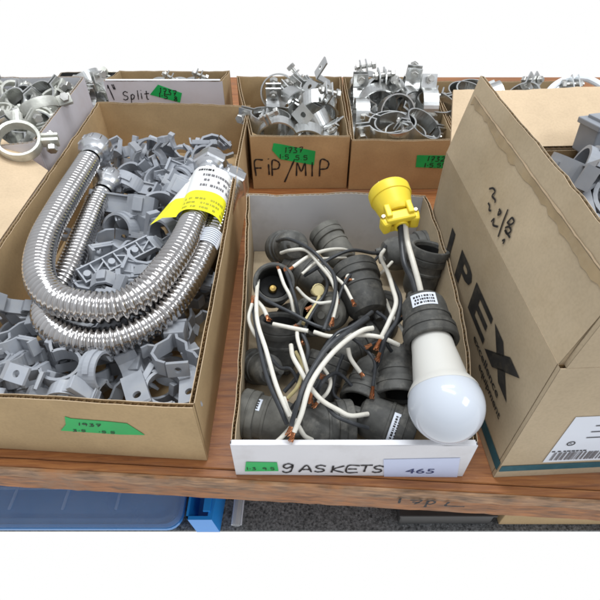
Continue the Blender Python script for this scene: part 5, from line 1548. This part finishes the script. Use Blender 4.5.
# wires, each belonging to one socket
wire(S_('B'), [P(281, 253, .074), P(291, 249, .086), P(306, 252, .090), P(320, 264, .090), P(331, 280, .090), P(336, 297, .088), P(333, 318, .084)], 'w', copper=.010)
wire(S_('B'), [P(277, 241, .072), P(290, 240, .088), P(308, 249, .094), P(323, 261, .094), P(334, 279, .094), P(333, 302, .090), P(324, 330, .086)], 'b')
wire(S_('A'), [P(294, 314, .066), P(290, 298, .078), P(284, 284, .084), P(279, 270, .086)], 'w', copper=.011, r=.0024)
wire(S_('A'), [P(299, 318, .064), P(296, 300, .078), P(291, 285, .084), P(286, 272, .085)], 'b', copper=.010, r=.0024)
wire(S_('C'), [P(352, 252, .066), P(340, 250, .078), P(324, 251, .084), P(308, 257, .085), P(293, 267, .083)], 'w', copper=.010)
wire(S_('C'), [P(346, 258, .066), P(330, 257, .078), P(318, 262, .080), P(302, 274, .078)], 'w', r=.0021)
wire(S_('E'), [P(384, 250, .060), P(374, 252, .074), P(352, 251, .084), P(332, 257, .084), P(316, 270, .078), P(304, 276, .072)], 'b')
wire(S_('E'), [P(386, 246, .056), P(372, 262, .076), P(352, 274, .084), P(342, 288, .084), P(337, 303, .080)], 'b', r=.0022)
wire(S_('D'), [P(372, 312, .084), P(364, 318, .088), P(350, 327, .088), P(337, 334, .086), P(322, 352, .080), P(314, 372, .076), P(311, 392, .066)], 'b', copper=.011)
wire(S_('F'), [P(384, 250, .060), P(382, 258, .082), P(387, 272, .094), P(394, 288, .098), P(396, 303, .098), P(389, 322, .094), P(381, 338, .088)], 'w', copper=.013, r=.0029)
wire(S_('F'), [P(388, 274, .070), P(398, 288, .090), P(401, 302, .094), P(396, 320, .092), P(387, 336, .088), P(380, 352, .078)], 'b', copper=.010, r=.0027)
wire(S_('H'), [P(345, 284, .080), P(350, 273, .086), P(360, 269, .084), P(370, 266, .080)], 'w', copper=.009, r=.0024)
wire(S_('H'), [P(320, 291, .074), P(318, 300, .080), P(311, 313, .080), P(303, 324, .078)], 'c', r=.0026)
wire(S_('N'), [P(258, 279, .074), P(257, 300, .082), P(259, 322, .088), P(266, 350, .088), P(276, 382, .082), P(285, 404, .074), P(290, 416, .068)], 'w', r=.0027)
wire(S_('N'), [P(252, 300, .070), P(254, 322, .082), P(260, 350, .086), P(269, 380, .080), P(280, 408, .070), P(287, 424, .060)], 'b', r=.0027)
wire(S_('J'), [P(312, 440, .034), P(304, 437, .046), P(298, 426, .056), P(290, 412, .060), P(284, 398, .058)], 'w', r=.0027)
wire(S_('J'), [P(373, 328, .092), P(362, 331, .094), P(349, 340, .094), P(331, 354, .092), P(316, 374, .088), P(307, 394, .082), P(300, 414, .074), P(294, 432, .064)], 'w', copper=.009, r=.0030)
wire(S_('J'), [P(368, 318, .090), P(350, 330, .096), P(334, 342, .096), P(318, 358, .092), P(304, 382, .086), P(296, 406, .078), P(291, 426, .068)], 'b', copper=.009, r=.0029)
wire(S_('K'), [P(368, 414, .050), P(352, 414, .058), P(338, 410, .064), P(323, 401, .070), P(310, 386, .076), P(299, 371, .080), P(293, 356, .080), P(291, 345, .078)], 'w', r=.0028)
wire(S_('K'), [P(368, 428, .046), P(352, 424, .054), P(336, 414, .060), P(322, 402, .064), P(310, 394, .062)], 'b', r=.0025)
wire(S_('O'), [P(312, 398, .060), P(308, 378, .074), P(303, 358, .080), P(299, 340, .082), P(297, 330, .080)], 'w', copper=.008, r=.0024)
wire(S_('O'), [P(316, 400, .050), P(322, 382, .070), P(338, 372, .060), P(356, 390, .046)], 'b', r=.0023)
wire(S_('R'), [P(273, 324, .082), P(290, 327, .084), P(308, 331, .084)], 'w', copper=0, r=.0027)
wire(S_('R'), [P(258, 302, .078), P(262, 309, .082), P(267, 316, .084)], 'w', copper=.007, r=.0027)
wire(S_('S'), [P(314, 332, .084), P(332, 335, .086), P(356, 335, .088), P(380, 337, .088), P(399, 345, .080)], 'w', r=.0027)
wire(S_('S'), [P(348, 348, .076), P(352, 358, .070), P(360, 372, .060)], 'w', copper=.006, r=.0027)
wire(S_('Q'), [P(256, 292, .076), P(270, 301, .082), P(292, 313, .084), P(312, 323, .084), P(330, 330, .080)], 'b', r=.0024)
wire(S_('Q'), [P(301, 331, .080), P(307, 345, .078), P(306, 360, .070), P(296, 378, .058), P(284, 392, .050)], 'b', r=.0026)
wire(S_('M'), [P(373, 372, .058), P(379, 360, .070), P(384, 345, .080), P(390, 334, .084)], 'b', copper=0, r=.0024)
wire(S_('M'), [P(352, 338, .070), P(363, 348, .074), P(374, 362, .070), P(373, 386, .058)], 'b', copper=.012, r=.0022)
wire(S_('I'), [P(296, 420, .040), P(288, 432, .046), P(278, 440, .050), P(268, 444, .052)], 'w', r=.0026, both=True, copper=0)
wire(S_('T'), [P(343, 355, .060), P(336, 372, .054), P(333, 392, .044), P(342, 402, .038)], 'b', copper=.009, r=.0022)
wire(S_('W'), [P(262, 342, .060), P(254, 332, .072), P(250, 318, .078), P(252, 304, .080)], 'w', copper=.010, r=.0024)
rw = random.Random(77)
EX = [('C', 'w', [(322, 262, .070), (330, 272, .080), (344, 284, .084), (352, 300, .082)]), ('C', 'b', [(318, 268, .070), (326, 282, .080), (322, 298, .082), (312, 306, .078)]),
      ('D', 'b', [(377, 312, .084), (386, 322, .088), (382, 336, .088), (372, 344, .082)]), ('H', 'b', [(326, 292, .072), (316, 306, .080), (308, 322, .080), (304, 338, .076)]),
      ('E', 'w', [(392, 262, .060), (380, 272, .070), (366, 280, .082), (352, 280, .084)]), ('T', 'w', [(386, 300, .062), (392, 314, .074), (402, 326, .078), (406, 336, .076)]),
      ('O', 'w', [(322, 366, .052), (331, 378, .060), (328, 392, .058), (318, 402, .050)]), ('W', 'b', [(266, 352, .050), (278, 366, .062), (292, 370, .066), (300, 386, .060)]),
      ('L', 'b', [(392, 352, .066), (388, 342, .078), (392, 330, .084), (402, 318, .084)]), ('N', 'c', [(296, 352, .064), (302, 368, .070), (298, 386, .064), (288, 398, .054)]),
      ('Q', 'w', [(297, 288, .060), (306, 298, .074), (318, 304, .080), (332, 302, .082)]), ('I', 'b', [(292, 408, .044), (300, 398, .056), (312, 390, .060), (320, 380, .058)])]
for kx, cx_, pl_ in EX:
    wire(S_(kx), [P(*p_) for p_ in pl_], cx_, copper=.008, r=.0023)
# cream wire nut
t = thing('wire_connector', P(316, 291, .070), 'small cream wire connector lying between the left and middle sockets', 'wire connector')
mb = MB(); mb.lathe([(.0030, -.008), (.0042, -.006), (.0052, .001), (.0062, .007), (.0058, .009), (.0001, .009)], 12, M=frame((.2, -.5, .6), None, P(316, 291, .076))); part(mb, 'cap', M['wcream'], t)
mb = MB(); mb.lathe([(.0064, .0068), (.0068, .0085), (.0060, .0098)], 12, M=frame((.2, -.5, .6), None, P(316, 291, .076))); part(mb, 'collar', M['wcream'], t)

# ---------------------------------------------------------------- 9. the lamp: plug, two wires, socket; and the bulb
G0 = P(427, 322, .096); BC = P(446, 405, .090)
ax = (BC - P(425, 318, .100)).normalized()
t = thing('plug_socket_adapter', G0, 'rubber socket with yellow plug on stiff black and white wires, holding the light bulb', 'lamp holder')
Mg = socket_parts(t, G0, ax, r=.0215, L=.046, sticker=(103, 62, .006, .020), xdir=(1, 0, 0))
PB = P(394, 207, .150); pax = (P(388, 186, .172) - P(399, 226, .136)).normalized()
pax = V((-.20, .93, .30)).normalized()
pb = PB
Mp = frame(pax, (1, .1, .12), pb) @ Matrix.Scale(.93, 4)
q = 1.0
mb = MB(); mb.lathe([(.0001, -.0110), (.0150, -.0110), (.0166, -.009), (.0176, -.004), (.0190, .002), (.0205, .0085), (.0207, .0098), (.0216, .0100), (.0220, .0112), (.0220, .0200), (.0208, .0222), (.0170, .0228), (.0001, .0228)], 40, M=Mp)
part(mb, 'plug_body', M['yellow'], t)
mb = MB()
mb.box((0, -.0085, -.0185), (.030, .0085, .0125), M=Mp, bev=.0022)
mb.box((0, .0060, -.0170), (.030, .0100, .0115), M=Mp, bev=.0022)
for sx_ in (-1, 1):
    mb.box((sx_ * .0190, -.0010, -.0165), (.0095, .0180, .0120), M=Mp @ Matrix.Rotation(sx_ * .22, 4, 'Y'), bev=.0030)
    mb.box((sx_ * .0110, -.0135, -.0130), (.0060, .0050, .0150), M=Mp, bev=.0012)
mb.band(arc(0, 0, .0062, 0, 360, 18), .0022, .004, M=Mp @ Matrix.Translation((0, -.001, -.0245)))
part(mb, 'cord_clamp', M['yellow'], t)
for sx in (-.0165, .0165):
    mb = MB(); Ms = Mp @ Matrix.Translation((sx, -.010, -.016)) @ Matrix.Rotation(PI / 2, 4, 'X')
    mb.lathe([(.0024, -.001), (.0024, .0012), (.0018, .0018), (.0001, .0018)], 14, M=Ms); part(mb, 'screw', M['blade'], t)
for sx in (-.0064, .0064):
    mb = MB(); mb.box((sx, .002, .0285), (.0016, .0065, .014), M=Mp, bev=.0004); part(mb, 'blade', M['blade'], t)
pe = Mp @ V((.002, 0, -.020)); 
e1, e2 = exit_pt(Mg, -1), exit_pt(Mg, 1)
if e1.x > e2.x: e1, e2 = e2, e1
perp = V((1, 0, 0))
wpts = [P(400, 222, .136), P(404, 240, .132), P(409, 262, .124), P(415, 280, .116), P(420, 297, .106)]
wp_w = [p + V((.0028, 0, .001)) for p in wpts]; wp_b = [p + V((-.0030, 0, -.0008)) for p in wpts]
wire(t, [pe + V((.002, 0, .004))] + wp_w[1:] + [e2.lerp(e1, .3)], 'w', r=.0036)
wire(t, [pe + V((-.002, 0, .004))] + wp_b[1:] + [e1.lerp(e2, .2)], 'b', r=.0036)
bb = (BC - G0); bl = bb.length; bd = bb.normalized()
t = thing('light_bulb', BC, 'white opal light bulb screwed into the black rubber socket over the front rim', 'light bulb')
Mb = frame(bd, None, BC)
RB = .0295
cut = -.010
prof = []
z_end = -bl + .023
# white plastic body: from socket mouth to the diffuser seam
mb = MB()
rc_ = math.sqrt(RB ** 2 - cut ** 2)
mb.lathe([(.0165, z_end - .004), (.0178, z_end + .001), (.0184, z_end + .010), (.0196, z_end + .018), (.0222, -.021 ), (.0250, -.0165), (rc_ - .0010, cut - .0035), (rc_ + .0003, cut - .0006), (rc_ + .0001, cut)], 56, M=Mb)
part(mb, 'bulb_body', M['bulbwhite'], t)
mb = MB(); pr = []
a0 = math.asin(cut / RB)
for i in range(25):
    a = a0 + (PI / 2 - a0) * i / 24
    pr.append((max(.0001, RB * math.cos(a)), RB * math.sin(a) * 1.0))
mb.lathe(pr, 56, M=Mb); part(mb, 'diffuser', M['opal'], t)
mb = MB(); mb.lathe([(.0130, z_end - .020), (.0135, z_end - .018), (.0128, z_end - .016), (.0135, z_end - .013), (.0128, z_end - .010), (.0135, z_end - .007), (.0150, z_end - .003)], 24, M=Mb); part(mb, 'screw_base', M['bolt'], t)

# ---------------------------------------------------------------- light
w = bpy.data.worlds.new('World'); sc.world = w; w.use_nodes = True
nt = w.node_tree; N = nt.nodes; L = nt.links; bg = N['Background']
tc = N.new('ShaderNodeTexCoord'); sx = N.new('ShaderNodeSeparateXYZ'); L.new(tc.outputs['Generated'], sx.inputs[0])
cr = N.new('ShaderNodeValToRGB'); mr = N.new('ShaderNodeMapRange'); mr.inputs['From Min'].default_value = -1; mr.inputs['From Max'].default_value = 1
L.new(sx.outputs['Z'], mr.inputs['Value']); L.new(mr.outputs[0], cr.inputs['Fac'])
e = cr.color_ramp.elements
e[0].position = .44; e[0].color = (1.0, 1.0, 1.0, 1); e[1].position = .52; e[1].color = (.45, .46, .48, 1)
x = e.new(1.0); x.color = (.76, .79, .83, 1)
L.new(cr.outputs[0], bg.inputs['Color']); bg.inputs['Strength'].default_value = 1.0
def area(name, loc, target, sx_, sy_, power, col):
    l = bpy.data.lights.new(name, 'AREA'); l.shape = 'RECTANGLE'; l.size = sx_; l.size_y = sy_; l.energy = power; l.color = col
    o = bpy.data.objects.new(name, l); COL.objects.link(o); o.location = loc
    o.rotation_euler = (V(target) - V(loc)).to_track_quat('-Z', 'Y').to_euler(); return o
area('tube_light', (0.05, .55, 2.3), (0, .45, 0), 1.3, .12, 23, (.93, .97, 1))
area('tube_light', (0.05, 1.15, 2.3), (0, .45, 0), 1.3, .12, 23, (.93, .97, 1))
area('window_light', (1.9, -.5, 1.9), (0, .45, 0), .9, .7, 22, (.90, .95, 1))

cam = bpy.data.cameras.new('camera'); co = bpy.data.objects.new('camera', cam); COL.objects.link(co); sc.camera = co
co.location = (0, 0, H_EYE); co.rotation_euler = (R(45), 0, 0)
cam.sensor_width = 36; cam.sensor_fit = 'HORIZONTAL'; cam.lens = 36 * F_PX / 600; cam.clip_start = .01; cam.clip_end = 50
sc.view_settings.view_transform = 'Standard'; sc.view_settings.look = 'None'; sc.view_settings.exposure = 0; sc.view_settings.gamma = 1
sc.cycles.filter_width = 2.0
sc.render.resolution_x = 1024; sc.render.resolution_y = 1024
